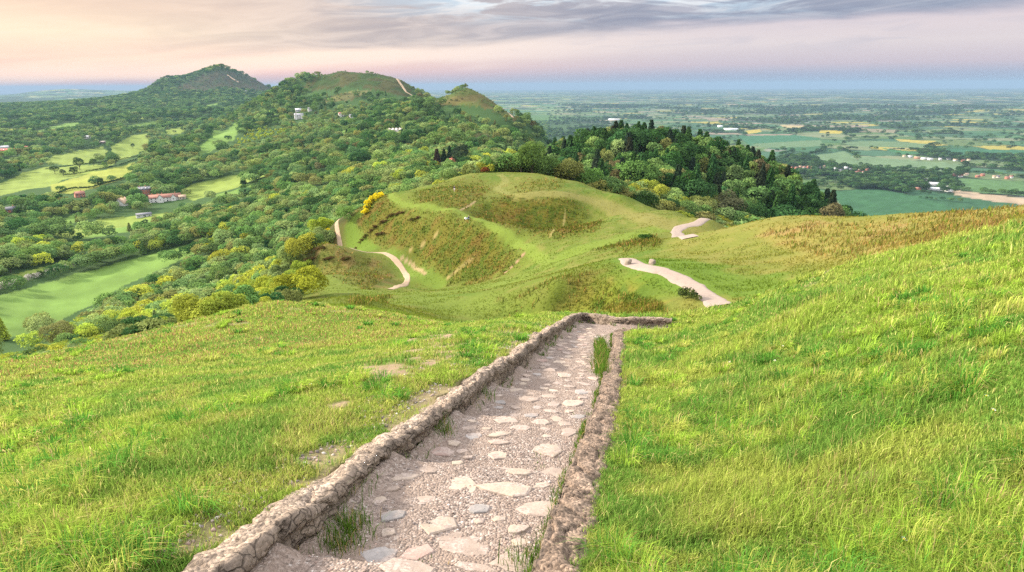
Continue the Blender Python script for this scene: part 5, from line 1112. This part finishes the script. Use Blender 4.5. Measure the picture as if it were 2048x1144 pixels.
def bcol(x, y, d, I, J, n_):
    c = C[I, J]*(1.0); k = fbm(x/1.4, y/1.4, 3, 170)[:, None]; r_ = rng.random((n_, 1))
    c = np.where(r_ < .14, np.array((.29,.18,.055)), np.where(r_ < .34, np.array((.14,.18,.025)), c)); return c*(.6+.8*rng.random((n_, 1)))*(.75+.5*k)
blades('bracken', 500000, 36, 235, bkeep, bsize, bcol, lean=.9)
def tkeep(x, y, d, I, J): return (OPEN[I, J]) & (BR[I, J] < .6) & (rng.random(len(x)) < np.clip(.3+.35*(d < 60)+(fbm(x/2, y/2, 3, 180)-.5)*2.2, 0, .95)) & (ROADM[I, J] > 1.2)
def tsize(x, y, d, n_): return .10+.14*rng.random(n_), np.maximum(.02, d*.0010)*(.8+.6*rng.random(n_))
def tcol(x, y, d, I, J, n_): return C[I, J]*(.8+.75*rng.random((n_, 1)))*np.array((1.12, 1.1, .9))
blades('rough_grass', 420000, 28, 220, tkeep, tsize, tcol, lean=.9)

def pebbles():
    """loose chippings on the path, the wall top and the trodden verge"""
    P_, R_ = [], []
    def put(x, y, z, r): P_.append((x, y, z)); R_.append(r)
    for k in range(5200):
        i = int(NP*random.random()**1.6*.85); u = random.random(); q = LE[i]*(1-u)+RE[i]*u; put(q[0], q[1], None, random.uniform(.004, .012))
    n0 = len(P_)
    tg = np.gradient(LE, axis=0); tg /= np.linalg.norm(tg, axis=1)[:, None]
    for k in range(2600):
        i = int(NP*random.random()**1.5*.8); o_ = .27+abs(random.gauss(0, .22)); q = LE[i]+np.array((-tg[i, 1], tg[i, 0]))*o_; put(q[0], q[1], 0, random.uniform(.006, .022))
    P0 = np.array([(p[0], p[1]) for p in P_]); z = np.where(np.arange(len(P_)) < n0, path_z(P0[:, 0], P0[:, 1]), height(P0[:, 0], P0[:, 1])); R0 = np.array(R_)
    base = np.array(((1,0,0),(-1,0,0),(0,1,0),(0,-1,0),(0,0,1),(0,0,-1)), float); f = np.array(((0,2,4),(2,1,4),(1,3,4),(3,0,4),(2,0,5),(1,2,5),(3,1,5),(0,3,5)))
    n_ = len(P0); sc = rng.uniform(.6, 1.3, (n_, 6, 1)); th = rng.random(n_)*6.28; c, s = np.cos(th), np.sin(th)
    v = base[None]*sc*R0[:, None, None]*np.array((1, .8, .6)); x = v[:, :, 0]*c[:, None]-v[:, :, 1]*s[:, None]; y = v[:, :, 0]*s[:, None]+v[:, :, 1]*c[:, None]
    Vv = np.stack([x+P0[:, :1], y+P0[:, 1:], v[:, :, 2]+(z+R0*.2)[:, None]], -1).reshape(-1, 3); F_ = (f[None]+(np.arange(n_)*6)[:, None, None]).reshape(-1, 3)
    pal = np.array(((.42,.34,.29),(.30,.225,.19),(.18,.15,.14),(.50,.44,.40),(.34,.24,.20))); cc = np.repeat(pal[rng.integers(0, 5, n_)]*rng.uniform(.7, 1.15, (n_, 1)), 6, 0)
    t = NT('chippings'); t.bsdf(t.n('ShaderNodeAttribute', attribute_name='tint').outputs['Color'], .9)
    o = add_obj('chippings', mesh_np('chippings', Vv, [F_], [t.m], False, None, cc)); tag(o, kind='stuff')
pebbles()
M_pet = {k: simple(k+'_petal', c, .7) for k, c in (('white', (.8,.8,.78)), ('yellow', (.75,.55,.02)))}; M_stem = simple('flower_stem', (.10,.22,.03), .8)
def flower(px, py, kind):
    x, y, z = cast(px, py, 1.2, 30); V_, Q_, mi_, o_ = [], [], [], 0; h_ = random.uniform(.05, .09)
    v, q = cyl((0,0,0), (.004,.003,h_), .0012, .001, 4); V_.append(v); Q_ += q.tolist(); mi_ += [1]*len(q); o_ += len(v)
    n_ = 11 if kind == 'white' else 5
    for k in range(n_):
        t0 = k/n_*6.283; w_ = 2.6/n_; r_ = .013
        p = [(.004+.003*math.cos(t0), .003+.003*math.sin(t0), h_)]+[(.004+r_*f*math.cos(t0+e*w_*.5), .003+r_*f*math.sin(t0+e*w_*.5), h_+g) for e, f, g in ((-1,.7,.003),(0,1,.004),(1,.7,.003))]
        V_.append(np.array(p)); Q_.append([o_, o_+1, o_+2, o_+3]); mi_.append(0); o_ += 4
    v, q = cyl((.004,.003,h_-.001), (.004,.003,h_+.004), .004, .003, 6); V_.append(v); Q_ += (q+o_).tolist(); mi_ += [2]*len(q); o_ += len(v)
    nm = 'daisy' if kind == 'white' else 'buttercup'
    o = add_obj(nm, mesh_np(nm, np.concatenate(V_), [np.array(Q_)], [M_pet[kind], M_stem, M_pet['yellow']], False, mi_)); o.location = (x, y, z+.02); o.rotation_euler = (random.uniform(-.4, .1), random.uniform(-.3, .3), random.random()*6); o.scale = (1.05,)*3
    left = px < 1000
    tag(o, ('tiny white daisy' if kind == 'white' else 'tiny yellow buttercup')+(' in the short turf left of the wall' if left else ' in the long grass of the right bank'), 'flower', ('daisies' if kind == 'white' else 'buttercups')+(' in the left turf' if left else ' in the right bank'))
for px, py in ((1885,652),(1961,818),(1976,843),(1577,687),(1536,700),(1565,705),(1554,712),(1460,735),(1552,738),(1787,1108),(622,783)): flower(px, py, 'white')
for px, py in ((1442,616),(1435,627),(1450,628),(1494,639),(1465,648),(1938,679),(608,782)): flower(px, py, 'yellow')
